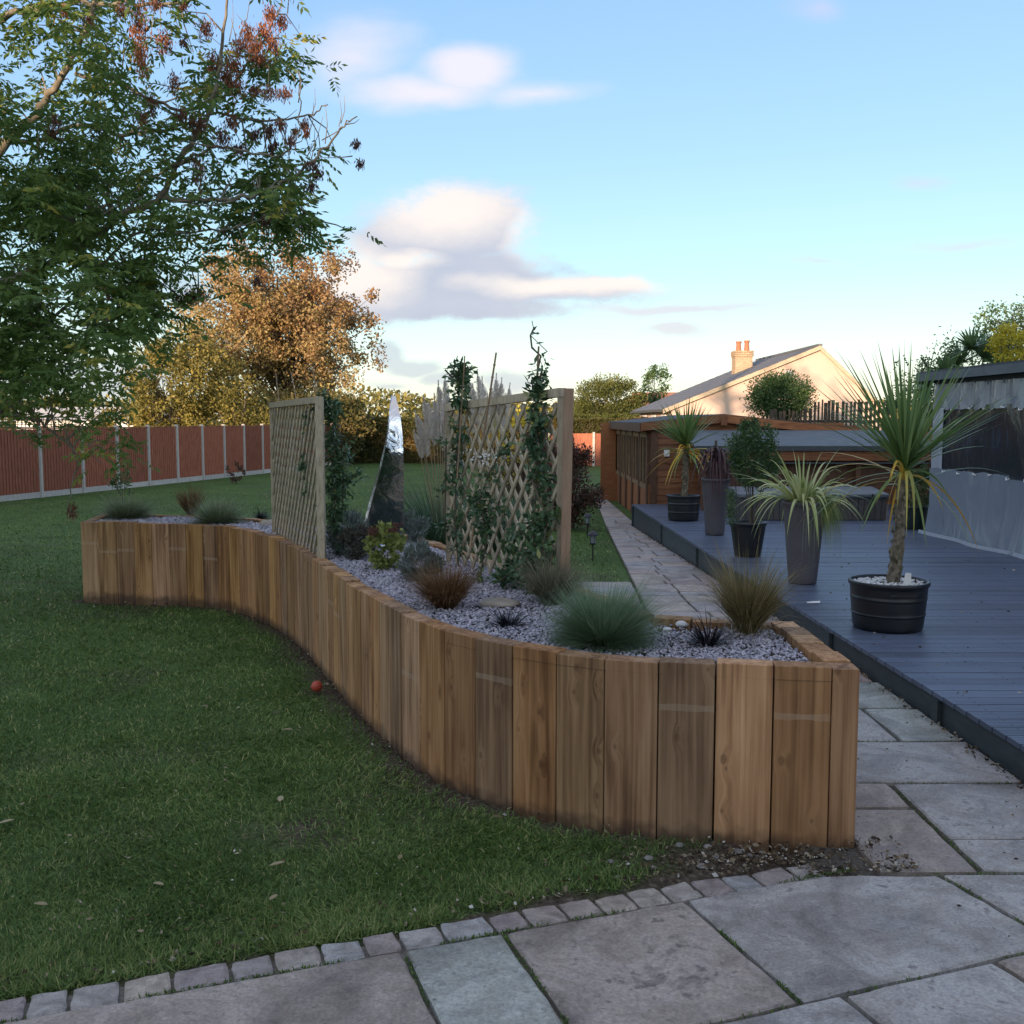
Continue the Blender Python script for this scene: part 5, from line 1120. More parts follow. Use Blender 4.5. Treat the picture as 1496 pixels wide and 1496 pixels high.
def awning():
    o = empty('lean_to', (3.1, 18, .2), 'low lean to with grey sloping roof over an orange beam in front of the shed', 'shelter'); o.location = (0, 0, 0)
    za, zb = 1.56, 1.30; xa, xb, ya_, yb_ = D(1012, 640, 18).x, 7.4, 19.2, 17.75
    MB().add([(xa, yb_, zb), (xb, yb_, zb), (xb, ya_, za), (xa, ya_, za), (xa, yb_, zb+.03), (xb, yb_, zb+.03), (xb, ya_, za+.03), (xa, ya_, za+.03)], [(0, 3, 2, 1), (4, 5, 6, 7), (0, 1, 5, 4), (1, 2, 6, 5), (2, 3, 7, 6), (3, 0, 4, 7)]).build('roof', M['awning'], o)
    MB().box(xa, xb, yb_-.03, yb_-.002, zb-.05, zb+.035).build('roof_trim', M['felt'], o)
    MB().box(xa+.1, xb, yb_+.02, yb_+.09, zb-.22, zb-.052).build('beam', M['shed'], o)
    for x in (xa+.15, 4.6, 6.0, 7.2): MB().box(x, x+.09, yb_+.10, yb_+.19, .2, zb-.06).build('post', M['shed_dark'], o)
    MB().box(xa+.3, xb, yb_+.2, yb_+.24, .62, 1.02).build('counter_screen', M['shed_dark'], o)
    MB().box(xa+.3, xb, yb_+.05, yb_+.45, 1.022, 1.05).build('counter_top', M['felt'], o)
awning()
def hottub():
    o = empty('hot_tub', (4.77, 16.9, .2), 'grey covered hot tub with slatted cabinet standing on the deck', 'hot tub'); x0, x1, y0, y1 = -1.17, 1.15, -.78, .72
    MB().box(x0+.02, x1-.02, y0+.02, y1-.02, .0, .33).build('inner_wall', M['dark'], o)
    n = 26
    for side in range(2):
        for i in range(n):
            if side == 0: MB().box(x0+(x1-x0)*i/n+.004, x0+(x1-x0)*(i+1)/n-.004, y0, y0+.018, .01, .33).build('slat', M['tub'], o)
            elif i < 14: MB().box(x0, x0+.018, y0+.03+(y1-y0-.06)*i/14+.004, y0+.03+(y1-y0-.06)*(i+1)/14-.004, .01, .33).build('slat', M['tub'], o)
    MB().box(x0-.01, x1+.01, y0-.01, y1+.01, .331, .36).build('shell_rim', M['felt'], o, bevel=.006)
    for s in (0, 1):
        a = y0-.03 if s == 0 else (y0+y1)/2+.004; b = (y0+y1)/2-.004 if s == 0 else y1+.03
        za, zb = (.42, .49) if s == 0 else (.49, .42)
        MB().add([(x0-.03, a, .362), (x1+.03, a, .362), (x1+.03, b, .362), (x0-.03, b, .362), (x0-.03, a, za), (x1+.03, a, za), (x1+.03, b, zb), (x0-.03, b, zb)], [(0, 3, 2, 1), (4, 5, 6, 7), (0, 1, 5, 4), (1, 2, 6, 5), (2, 3, 7, 6), (3, 0, 4, 7)]).build('cover', M['tubcover'], o, bevel=.012)
    for x in (-.9, -.3, .3, .9): MB().box(x, x+.03, y0-.036, y0-.031, .25, .42).build('strap', M['blackpot'], o)
hottub()
# ============================================================ GAZEBO with plastic curtain
def gazebo():
    o = empty('garden_shelter', (5.9, 14.2, .2), 'slate grey garden shelter closed by a clear plastic curtain at the deck side', 'shelter'); o.location = (0, 0, 0)
    Ya, Yb = 14.3, 5.5; X = lambda y: 5.84+(14.3-y)*.045; zt = 2.26
    # roof: overhanging flat felt roof
    MB().add([(X(Ya)-.12, Ya+.25, 2.42), (X(Yb)-.12, Yb-.3, 2.46), (10.4, Yb-.3, 2.62), (10.4, Ya+.25, 2.58), (X(Ya)-.12, Ya+.25, 2.46), (X(Yb)-.12, Yb-.3, 2.50), (10.4, Yb-.3, 2.66), (10.4, Ya+.25, 2.62)], [(0, 3, 2, 1), (4, 5, 6, 7), (0, 1, 5, 4), (1, 2, 6, 5), (2, 3, 7, 6), (3, 0, 4, 7)]).build('roof', M['felt'], o)
    MB().add([(X(Ya)-.15, Ya+.25, 2.32), (X(Yb)-.15, Yb-.3, 2.36), (X(Yb)-.15, Yb-.3, 2.47), (X(Ya)-.15, Ya+.25, 2.43), (X(Ya)-.122, Ya+.25, 2.32), (X(Yb)-.122, Yb-.3, 2.36), (X(Yb)-.122, Yb-.3, 2.47), (X(Ya)-.122, Ya+.25, 2.43)], [(0, 1, 2, 3), (5, 4, 7, 6), (0, 4, 5, 1), (3, 2, 6, 7), (0, 3, 7, 4), (1, 5, 6, 2)]).build('fascia', M['awning'], o)
    MB().box(X(Ya)-.12, 10.4, Ya+.22, Ya+.25, 2.3, 2.419).build('fascia', M['awning'], o)
    MB().bar((X(Ya)+.06, Ya-.05, 2.30), (X(Yb)+.06, Yb, 2.33), .08, .10).build('beam', M['felt'], o)
    for y in (Ya, 11.0, 8.0, Yb): MB().box(X(y)+.1, X(y)+.2, y-.05, y+.05, .2, 2.28).build('post', M['felt'], o)
    MB().box(X(Ya)+.25, 10.2, Ya+.08, Ya+.13, .2, 2.40).build('rear_wall', M['awning'], o)
    MB().box(10.2, 10.25, Yb, Ya, .2, 2.5).build('far_wall', M['shed_dark'], o)
    # curtain strips: rippled sheets with real waves
    def sheet2(nm, za, zb, mat, amp, ys, ye, off=0, parent=None, freq=7, scal=0, nz=10):
        n = 180; v = []
        for j in range(nz+1):
            for i in range(n+1):
                t = i/n; y = ys+(ye-ys)*t; s = j/nz; z = za+(zb-za)*s
                if scal and j == nz: z += scal*(abs(math.sin(t*n*.38))-.3)+random.uniform(-.01, .01)
                lean = .18*max(0, (.9-z))**2
                w = amp*(math.sin(y*freq+1.7*math.sin(z*2.1+y))+.5*math.sin(y*freq*2.3+z*3))
                v.append((X(y)-lean+off+w, y, z))
        f = [(j*(n+1)+i, j*(n+1)+i+1, (j+1)*(n+1)+i+1, (j+1)*(n+1)+i) for j in range(nz) for i in range(n)]
        return MB().add(v, f).build(nm, mat, parent or o, smooth=True)
    cur = sheet2('curtain_skirt', .205, 1.12, M['milkpvc'], .012, Ya-.02, Yb, freq=3.1, scal=.015)
    sheet2('curtain_window', 1.08, 1.98, M['clearpvc'], .006, Ya-.36, Yb, off=.012, freq=4)
    sheet2('curtain_valance', 2.27, 1.92, M['milkpvc'], .020, Ya-.02, Yb, off=-.004, freq=15, scal=.018)
    sheet2('curtain_edge', 1.08, 1.95, M['hempvc'], .006, Ya-.02, Ya-.36, freq=9)
    sheet2('curtain_hem', .204, .25, M['hempvc'], .028, Ya+.05, Yb, off=-.05, freq=2.3, nz=3)
    n = 44
    for i in range(n):
        y = Ya-.1-(Ya-Yb-.2)*i/n
        MB().bar((X(y)+.0, y, 2.24), (X(y)+.03, y, 2.29), .012, .02, up=(0, 1, 0)).build('hook', M['hempvc'], cur)
    for i in range(40):
        y = Ya-.4-(Ya-Yb-.5)*i/40+random.uniform(-.03, .03); z_ = 1.93 if i % 2 else 1.10
        q = [(X(y)-.02, y, z_), (X(y)-.03, y-.03, z_+random.uniform(-.03, .03)), (X(y)-.01, y-.07, z_+random.uniform(-.02, .02))]; MB().tube(q, [.006, .012, .005], 5).build('tie', M['tag'], cur)
gazebo()
# ============================================================ FENCES
def fence():
    o = empty('panel_fence', (-12.19, 26.3, -.22), 'long red brown panel fence with concrete posts along the left lawn', 'fence'); o.location = (0, 0, 0)
    A = np.array((-12.188, 26.311)); B = np.array((-9.254, 37.903)); Cc = np.array((-7.49, 46.69))
    def at(px):
        u = (px-748)/F/ray(px, 650)[1]
        for a, b in ((A, B), (B, Cc)):
            d = b-a; t = (u*a[1]-a[0])/(d[0]-u*d[1]) if abs(d[0]-u*d[1]) > 1e-9 else 0
            q = a+d*t
            if (a is A and q[1] <= B[1]+.01) or a is B: return q
    posts = [at(p) for p in (-11, 57, 119, 170, 216, 258, 295, 327, 356, 383, 405, 425, 443, 459, 473, 485, 496, 507)]
    d0 = posts[1]-posts[0]; posts = [posts[0]-d0/np.linalg.norm(d0)*1.6*k for k in (4, 3, 2, 1)]+posts
    for i, q in enumerate(posts):
        MB().box(-.05, .05, -.05, .05, -.1, 1.84).build('post', M['concrete'], o).location = (*q, -.22)
    for i, (a, b) in enumerate(zip(posts[:-1], posts[1:])):
        L_ = np.linalg.norm(b-a); e = (b-a)/L_; ang = math.atan2(e[1], e[0])
        g = MB().box(.06, L_-.06, -.02, .02, 0, .15).build('gravel_board', M['concrete'], o); g.location = (*a, -.22); g.rotation_euler[2] = ang
        mb = MB(); nb = 14
        for k in range(nb):
            x0 = .06+(L_-.12)*k/nb; x1 = .06+(L_-.12)*(k+1)/nb; z1 = 1.75+random.uniform(-.004, .004)
            mb.add([(x0, -.030, .152), (x1+.008, -.014, .152), (x1+.008, -.014, z1), (x0, -.030, z1), (x0, .004, .152), (x1+.0, -.002, .152), (x1, -.002, z1), (x0, .004, z1)], [(0, 1, 2, 3), (5, 4, 7, 6), (0, 4, 5, 1), (3, 2, 6, 7), (0, 3, 7, 4), (1, 5, 6, 2)])
        p_ = mb.build('fence_panel', M['fence'], o); p_.location = (*a, -.22); p_.rotation_euler[2] = ang
        r_ = MB().box(.05, L_-.05, -.035, .02, 1.756, 1.79).build('capping_rail', M['fence'], o); r_.location = (*a, -.22); r_.rotation_euler[2] = ang
        if i < 6:     # square trellis topper on the nearest panels
            mb = MB().box(.05, L_-.05, -.012, .012, 1.795, 1.82).box(.05, L_-.05, -.012, .012, 2.05, 2.08)
            for k in range(12): x0 = .06+(L_-.13)*k/11; mb.box(x0, x0+.02, -.010, .000, 1.82, 2.05)
            for zz in (1.87, 1.93, 1.99): mb.box(.05, L_-.05, .001, .010, zz, zz+.016)
            t_ = mb.build('trellis_topper', M['shed_dark'], o); t_.location = (*a, -.22); t_.rotation_euler[2] = ang
            MB().box(-.035, .035, -.035, .035, 1.84, 2.12).build('post_extension', M['shed_dark'], o).location = (*a, -.22)
fence()
def fence2():
    o = empty('boundary_fence', (0, 44, -.22), 'short brown boundary fence with a concrete post left of the shed', 'fence'); o.location = (0, 0, 0)
    x = 1.6
    for i in range(6):
        MB().box(x+.05, x+1.85, 44-.02, 44+.02, -.22, 1.18).build('fence_panel', M['fence'], o)
        MB().box(x-.05, x+.05, 43.93, 44.03, -.22, 1.24).build('post', M['concrete'], o); x += 1.9
fence2()
def picket():
    o = empty('picket_fence', (7, 27, -.22), 'dark rustic picket fence showing above the shed roof', 'fence'); o.location = (0, 0, 0)
    y = 27.5; x = D(1128, 600, y).x
    while x < 13:
        zt = (2.03 if x < D(1190, 600, y).x else 2.28)+random.uniform(-.05, .05); MB().bar((x, y, -.2), (x+random.uniform(-.02, .02), y, zt), random.uniform(.04, .09), .02, up=(0, 1, 0)).build('picket', M['bark_dark'], o); x += random.uniform(.09, .13)
    for z in (.4, 1.7): MB().box(D(1128, 600, y).x, 13, y+.02, y+.06, z, z+.07).build('rail', M['bark_dark'], o)
picket()
# ============================================================ HOUSE beyond
def house():
    Y0, Y1 = 40., 50.; zf = lambda py, Y: D(1000, py, Y).z
    xl = D(968, 598, Y0).x; xr = D(1292, 598, Y0).x; xa = D(1197, 506, Y0).x; ze = zf(598, Y0); za = zf(506, Y0); zr_ = ze
    o = empty('house', ((xl+xr)/2, 45, -.2), 'cream rendered bungalow with slate roof and gable end facing the garden', 'house'); o.location = (0, 0, 0)
    sl_ = (za-ze)/(xa-xl); sr = (za-zf(583, Y0))/(D(1277, 583, Y0).x-xa); zre = za-sr*(xr-xa)
    xr2 = xa+(za-ze+.0)/sr; 
    MB().add([(xl+.35, Y0, -.3), (xr2-.1, Y0, -.3), (xr2-.1, Y0, ze), (xa, Y0, za-.05), (xl+.35, Y0, ze+.05), (xl+.35, Y1, -.3), (xr2-.1, Y1, -.3), (xr2-.1, Y1, ze), (xa, Y1, za-.05), (xl+.35, Y1, ze+.05)],
             [(0, 1, 2, 3, 4), (9, 8, 7, 6, 5), (0, 5, 6, 1), (1, 6, 7, 2), (4, 9, 5, 0)]).build('wall', M['render'], o)
    for s, (x0, z0) in enumerate(((xl, ze-.02), (xr2+.2, ze-.2*sr))):
        # slates laid in courses
        mb = MB(); nc = 12 if s else 18; yb = Y0-.12; ye = Y1+.1
        for k in range(nc):
            t0, t1 = k/nc, (k+1)/nc+.02; xa0, za0 = x0+(xa-x0)*t0, z0+(za-z0)*t0; xa1, za1 = x0+(xa-x0)*min(t1, 1), z0+(za-z0)*min(t1, 1)
            mb.add([(xa0, yb, za0+.05), (xa0, ye, za0+.05), (xa1, ye, za1+.03), (xa1, yb, za1+.03), (xa0, yb, za0+.02), (xa0, ye, za0+.02), (xa1, ye, za1), (xa1, yb, za1)], [(0, 1, 2, 3), (4, 7, 6, 5), (0, 4, 5, 1), (0, 3, 7, 4)])
        mb.build('roof', M['slate'], o)
        MB().add([(x0, yb-.03, z0-.14), (xa, yb-.03, za-.14), (xa, yb-.03, za+.02), (x0, yb-.03, z0+.02), (x0, yb+.05, z0-.14), (xa, yb+.05, za-.14), (xa, yb+.05, za+.02), (x0, yb+.05, z0+.02)], [(0, 1, 2, 3), (5, 4, 7, 6), (0, 4, 5, 1), (3, 2, 6, 7), (0, 3, 7, 4), (1, 5, 6, 2)]).build('bargeboard', M['verge'], o)
    MB().bar((xa, Y0-.15, za+.05), (xa, Y1+.1, za+.05), .16, .08).build('ridge', M['slate'], o)
    MB().box(xl-.1, xl, Y0, Y1, ze-.1, ze-.0).build('gutter', M['felt'], o)
    c = D(1152, 546, Y0-.02); mb = MB(); mb.box(c.x-.14, c.x+.14, Y0-.06, Y0-.003, c.z-.12, c.z+.12).build('wall_light', M['whitewall'], o, bevel=.02)
    for yy in (42, 45, 48):
        f = MB().box(xl+.30, xl+.348, yy-.6, yy+.6, .9, ze-.2).build('window', M['whitewall'], o); MB().box(xl+.29, xl+.299, yy-.5, yy+.5, 1.0, ze-.3).build('pane', M['window'], f)
    # chimney, brick by brick
    ch = MB(); cy = 45.6; cx = D(1084, 540, cy).x; w = D(1097, 540, cy).x-D(1072, 540, cy).x; zb = D(1084, 556, cy).z; zt = D(1084, 513, cy).z
    co_ = MB().box(cx-w/2+.015, cx+w/2-.015, cy-w/2+.015, cy+w/2-.015, zb-.3, zt-.02).build('chimney', M['concrete'], o)
    nr = 15; hh = (zt-zb)/nr; bl = w/3.5
    for r_ in range(nr):
        off = 0 if r_ % 2 else bl/2; z0 = zb+hh*r_; ex = .04 if r_ >= nr-3 else 0
        for face in range(2):
            s = -w/2-ex-(bl-off if off else 0)
            while s < w/2+ex-.01:
                a = max(s, -w/2-ex)+.006; b = min(s+bl, w/2+ex)-.006; s += bl
                if b-a < .03: continue
                if face == 0: bb = MB().box(cx+a, cx+b, cy-w/2-ex-.004, cy-w/2+.02, z0+.006, z0+hh-.006)
                else: bb = MB().box(cx-w/2-ex-.004, cx-w/2+.02, cy+a+.024, cy+b, z0+.006, z0+hh-.006)
                bb.build('brick', M['brick'], co_)
    for dx, hp in ((-.17, .42), (.19, .46)):
        MB().lathe([(.14, 0), (.12, .05), (.10, hp-.08), (.13, hp-.06), (.13, hp)], 14).build('chimney_pot', M['clay'], co_).location = (cx+dx, cy, zt)
house()
def small_buildings():
    o = empty('far_house', (D(965, 580, 75).x, 75, -.2), 'distant house with a reddish tiled roof behind the domed hedge', 'house'); w = 1.6
    MB().box(-1.5, 1.5, 0, 6, 0, 2.7).build('wall', M['render'], o)
    MB().add([(-1.7, -.2, 2.7), (1.7, -.2, 2.7), (1.7, 6.2, 2.7), (-1.7, 6.2, 2.7), (-1.7, 3, 4.0), (1.7, 3, 4.0)], [(0, 1, 5, 4), (2, 3, 4, 5), (0, 4, 3), (1, 2, 5), (0, 3, 2, 1)]).build('roof', M['clay'], o)
    o = empty('white_outbuilding', (D(120, 600, 62).x, 62, -.2), 'low white roofed building beyond the fence, seen under the overhanging tree', 'outbuilding')
    MB().box(-4.0, 3.4, 0, 6, 0, 1.9).build('wall', M['whitewall'], o)
    MB().add([(-4.2, -.2, 1.9), (3.6, -.2, 1.9), (3.6, 6.2, 1.9), (-4.2, 6.2, 1.9), (-4.2, 3, 2.75), (3.6, 3, 2.75)], [(0, 1, 5, 4), (2, 3, 4, 5), (0, 4, 3), (1, 2, 5), (0, 3, 2, 1)]).build('roof', M['concrete'], o)
    for x in (-3, -1, 1): f = MB().box(x, x+.9, -.04, -.002, .8, 1.6).build('window', M['shed_dark'], o); MB().box(x+.08, x+.82, -.05, -.041, .88, 1.52).build('pane', M['window'], f)
small_buildings()
# ============================================================ TREES
def crown_leaves(name, cl, crad, n, ll, lw, mat, tintf, parent, off, outc=None, droop=.2):
    cl = np.array(cl); m_ = len(cl); w = rng.integers(0, m_, n); g = nrm(rng.normal(size=(n, 3)))*(rng.random(n)**.5)[:, None]
    p = cl[w]+g*np.array(crad)[w][:, None]; d = rng.normal(size=(n, 3)); d[:, 2] -= droop; ct = rng.random(m_)
    return leaves(name, p-off, d, ll*(.6+.7*rng.random(n)), lw*(.7+.6*rng.random(n)), mat, tintf(p, ct[w]), parent)
def bigtree(name, label, base, c, rad, n, ll, lw, mat, group=None, clumps=160, ncl=.13, trunk_r=.25, limbs=16, tintf=None, bark=None, forks=2, fill=.5):
    base = np.array(base, float); c = np.array(c, float); rad = np.array(rad, float); o = empty(name, tuple(base), label, 'tree', group)
    u = nrm(rng.normal(size=(clumps, 3))); rr = (fill+(1-fill)*rng.random(clumps)**.7); cc = c+u*rad*rr[:, None]*(1+.06*rng.normal(size=(clumps, 1)))
    tr = MB(); hi = c-base; mb = MB()
    tr.tube([(0, 0, -.1), tuple(hi*.33+np.array([.05, 0, 0])), tuple(hi*.7), tuple(hi*1.2+np.array([0, 0, rad[2]*.3]))], [trunk_r, trunk_r*.75, trunk_r*.5, trunk_r*.12], 9)
    tr.build('trunk', bark or M['bark_dark'], o, smooth=True)
    for i in range(limbs):
        e = cc[i % clumps]-base; t = random.uniform(.25, .8); s = hi*t; m_ = s*.45+e*.55; m_[2] = m_[2]*.97
        mb.tube([s, m_, e], [trunk_r*.3, trunk_r*.16, trunk_r*.05], 5)
        for _ in range(forks*2):
            e2 = cc[rng.integers(0, clumps)]-base
            if np.linalg.norm(e2-e) < rad[0]*.9: mb.tube([m_, (m_+e2)/2+np.array([0, 0, .1]), e2], [trunk_r*.12, trunk_r*.07, trunk_r*.03], 4)
    mb.build('limbs', bark or M['bark_dark'], o)
    tf = tintf or (lambda p, ct: np.clip(.2+.6*ct+rng.normal(size=len(p))*.14, 0, 1))
    crown_leaves('crown', cc, np.full(clumps, rad.mean()*ncl*1.0)*(.6+.9*rng.random(clumps)), n, ll, lw, mat, tf, o, base); return o
# golden sycamore beyond the fence
Yg = 50; gc = D(408, 478, Yg)
def gold_t(p, ct):
    h = (p[:, 2]-gc.z)/3.6; return np.clip(.50-.18*h+.34*(ct-.5)+rng.normal(size=len(p))*.13-.12*np.clip((p[:, 0]-gc.x)/4, -1, 1), 0, 1)
bigtree('sycamore_tree', 'large round golden and russet autumn tree beyond the fence', (gc.x+.3, Yg, -.2), gc, (4.75, 4.3, 4.2), 50000, .16, .105, M['golden'], clumps=420, ncl=.13, trunk_r=.28, limbs=40, tintf=gold_t, fill=.22)
ob = D(268, 575, 44)
bigtree('hazel_tree', 'yellow green bushy tree left of the golden tree, beyond the fence', (ob.x, 44, -.2), (ob.x, 44, 2.9), (2.5, 2.4, 2.7), 17000, .15, .09, M['olive'], clumps=140, ncl=.2, trunk_r=.16, limbs=30)
for px, tp, wd, lb, mt, yy in ((345, 555, 2.2, 'olive bush under the left side of the golden tree', 'olive', 43), (455, 568, 2.6, 'green bush under the right side of the golden tree', 'beech', 45), (180, 592, 1.6, 'low dark shrub at the left beyond the fence', 'olive', 48), (515, 585, 1.0, 'small dark bush at the right foot of the golden tree', 'beech', 48)):
    t_ = D(px, tp, yy); shrub('garden_bush', lb, 'bush', (t_.x, yy, (t_.z-.2)/2), (wd, 1.6, (t_.z+.3)/2), 7000, .14, .09, M[mt], 'bushes beyond the panel fence', base=-.2, clumps=80, stems=18, cl=.25)
# hedges
def hedge(name, label, x0, x1, y0, y1, z1, n, ll, lw, mat, top=.06, tintf=None, z0=-.22, cat='hedge', group=None):
    o = empty(name, ((x0+x1)/2, y0, z0), label, cat, group); off = np.array([(x0+x1)/2, y0, z0])
    nf = int(n*.65); xf_ = x0+(x1-x0)*rng.random(nf); zf_ = z0+(z1-z0)*rng.random(nf); bul = (vn(xf_, zf_, 1.4, 4)-.5)*.35; pf = np.stack([xf_, y0+bul*.6+.12*rng.random(nf), zf_], 1)
    nt = n-nf; xt_ = x0+(x1-x0)*rng.random(nt); yt_ = y0+(y1-y0)*rng.random(nt)**1.5; zt_ = z1-.04+(vn(xt_, yt_, 1.6, 2)-.5)*top*4+(vn(xt_, yt_, 6, 5)-.5)*top*2; pt = np.stack([xt_, yt_, zt_], 1)
    p = np.concatenate([pf, pt]); d = rng.normal(size=(n, 3))+np.array([0, -.6, .4]); tint = np.clip(.1+.8*vn(p[:, 0]+p[:, 2], p[:, 2], 1.3, 3)+rng.normal(size=n)*.15, 0, 1)
    if tintf: tint = tintf(p, tint)
    leaves('foliage', p-off, d, ll*(.6+.7*rng.random(n)), lw*(.7+.5*rng.random(n)), mat, tint, o)
    MB().box(x0-off[0]+.1, x1-off[0]-.1, .16, y1-y0-.1, .0, z1-z0-.16).build('inner_twigs', M['bark_dark'], o)
hedge('beech_hedge', 'long clipped beech hedge closing the far end of the lawn', -7.2, 6.4, 46.8, 48.4, 1.78, 42000, .11, .075, M['beech'])
hh = D(890, 608, 55)
hedge('conifer_hedge', 'bright green clipped hedge below the domed conifer', D(800, 608, 52).x, D(935, 608, 52).x, 52, 53.5, hh.z, 15000, .10, .05, M['conifer'])
dc = D(888, 590, 56); dt = D(888, 549, 56)
shrub('domed_conifer', 'broad domed yellow green conifer left of the house', 'tree', (dc.x, 56, dt.z-1.6), (2.15, 1.9, 1.6), 22000, .11, .06, M['conifer'], base=-.2, clumps=260, stems=10, cl=.2, up=.8)
q = D(1141, 582, 31)
shrub('round_bush', 'dark round evergreen in front of the cream gable wall', 'tree', (q.x, 31, q.z), (.93, .9, .72), 15000, .075, .04, M['green'], base=-.2, clumps=220, stems=12, cl=.36, up=.2)
q = D(956, 560, 62); bigtree('young_tree', 'small airy tree above the distant red roof', (q.x, 62, -.2), (q.x, 62, q.z-.2), (.85, .8, 1.45), 1700, .17, .09, M['green'], clumps=34, ncl=.3, trunk_r=.06, limbs=20)
q = D(838, 710, 18.6)
shrub('photinia_bush', 'red tipped bush beside the path, behind the leaning trellis post', 'bush', (q.x-.15, 18.6, .58), (.72, .6, .86), 9500, .06, .032, M['photinia'], base=-.22, clumps=110, stems=12, cl=.24)
q = D(775, 690, 24)
shrub('red_shrub', 'loose reddish shrub seen through the wide trellis lattice', 'bush', (q.x, 24, .6), (1.2, .9, .95), 6500, .07, .04, M['photinia'], base=-.22, clumps=80, stems=14, cl=.24)
q = D(757, 600, 30); shrub('golden_shrub', 'yellow leaved shrub glimpsed behind the wide trellis', 'bush', (q.x, 30, .9), (.9, .8, 1.2), 4000, .1, .06, M['yellow'], base=-.22, clumps=60, cl=.26)
for px, py, lb in ((180, 708, 'small dark rose bush at the foot of the panel fence, left'), (345, 690, 'small reddish rose bush at the foot of the panel fence, right')):
    q = D(px, py, 25 if px < 200 else 32); shrub('rose_bush', lb, 'bush', (q.x, q.y, q.z), (.3, .25, .32), 420, .06, .04, M['photinia'] if px > 200 else M['green'], 'rose bushes along the fence', base=-.22, clumps=12, stems=5)
# behind the shelter
q = D(1415, 520, 24)
bigtree('evergreen_tree', 'dark evergreen tree rising behind the garden shelter', (q.x+.6, 24, -.2), (q.x+.8, 24, 2.2), (2.5, 1.8, 1.75), 16000, .085, .045, M['green'], clumps=170, ncl=.17, trunk_r=.14, limbs=30, group='trees behind the shelter')
q = D(1478, 470, 23); bigtree('evergreen_tree', 'airy leafy tree at the right edge behind the shelter', (q.x+.9, 23, -.2), (q.x+.7, 23, q.z-.3), (1.5, 1.2, 1.0), 4200, .085, .04, M['green'], clumps=70, ncl=.2, trunk_r=.09, limbs=40, group='trees behind the shelter')
q = D(1482, 502, 19.5); shrub('golden_robinia', 'bright yellow leaved bush at the right edge above the shelter roof', 'tree', (q.x+.1, 19.5, q.z), (.55, .5, .34), 2600, .06, .035, M['yellow'], base=-.2, clumps=34, stems=10, cl=.3)
def fanpalm():
    Y = 20.5; q = D(1425, 560, Y); o = empty('fan_palm', (q.x, Y, -.2), 'fan palm with stiff round leaves behind the garden shelter', 'tree')
    MB().tube([(0, 0, -.1), (.05, 0, 1.2), (0, 0, q.z+.2)], [.12, .10, .11], 10).build('trunk', M['cstem'], o)
    for i, (px, py, r, tilt) in enumerate(((1440, 500, .62, .2), (1400, 512, .55, -.5), (1375, 530, .5, -.9), (1468, 530, .5, .8), (1420, 490, .55, 0), (1350, 548, .45, -1.1), (1450, 545, .5, .5), (1395, 545, .5, -.3))):
        t = D(px, py, Y-.1*i); hub = np.array([t.x-q.x-.12*math.sin(tilt), t.y-Y, t.z+.2-r*.45]); n = 30
        a = np.linspace(-1.9, 1.9, n)+tilt; d = np.stack([np.sin(a), np.full(n, -.25)+rng.normal(size=n)*.05, np.cos(a)], 1)
        f = strips('leaf', np.array([hub]*n), d, r*(.9+.1*rng.random(n)), .075, .12, M['palmleaf'], rng.random(n)*.6+.2, seg=5, parent=o, taper=3)
        m2 = MB().tube([(0, 0, q.z), tuple((np.array([0, 0, q.z])+hub)/2), tuple(hub)], .012, 5); m2.build('leaf_stalk', M['palmleaf'], f)
fanpalm()
# far countryside trees
mbx = []; n = 26000; th = rng.uniform(-.75, .75, n); dist = 150+40*rng.random(n); x = np.tan(th)*dist; hgt = (2.2+3.4*vn(x, 0*x, .07, 2)+2.0*vn(x, 0*x, .25, 3)); z = rng.random(n)*hgt
leaves('distant_woodland', np.stack([x, dist, z], 1), rng.normal(size=(n, 3)), .9, .6, M['olive'], rng.random(n)*.7, kind='stuff')['label'] = 'low line of distant trees along the horizon'
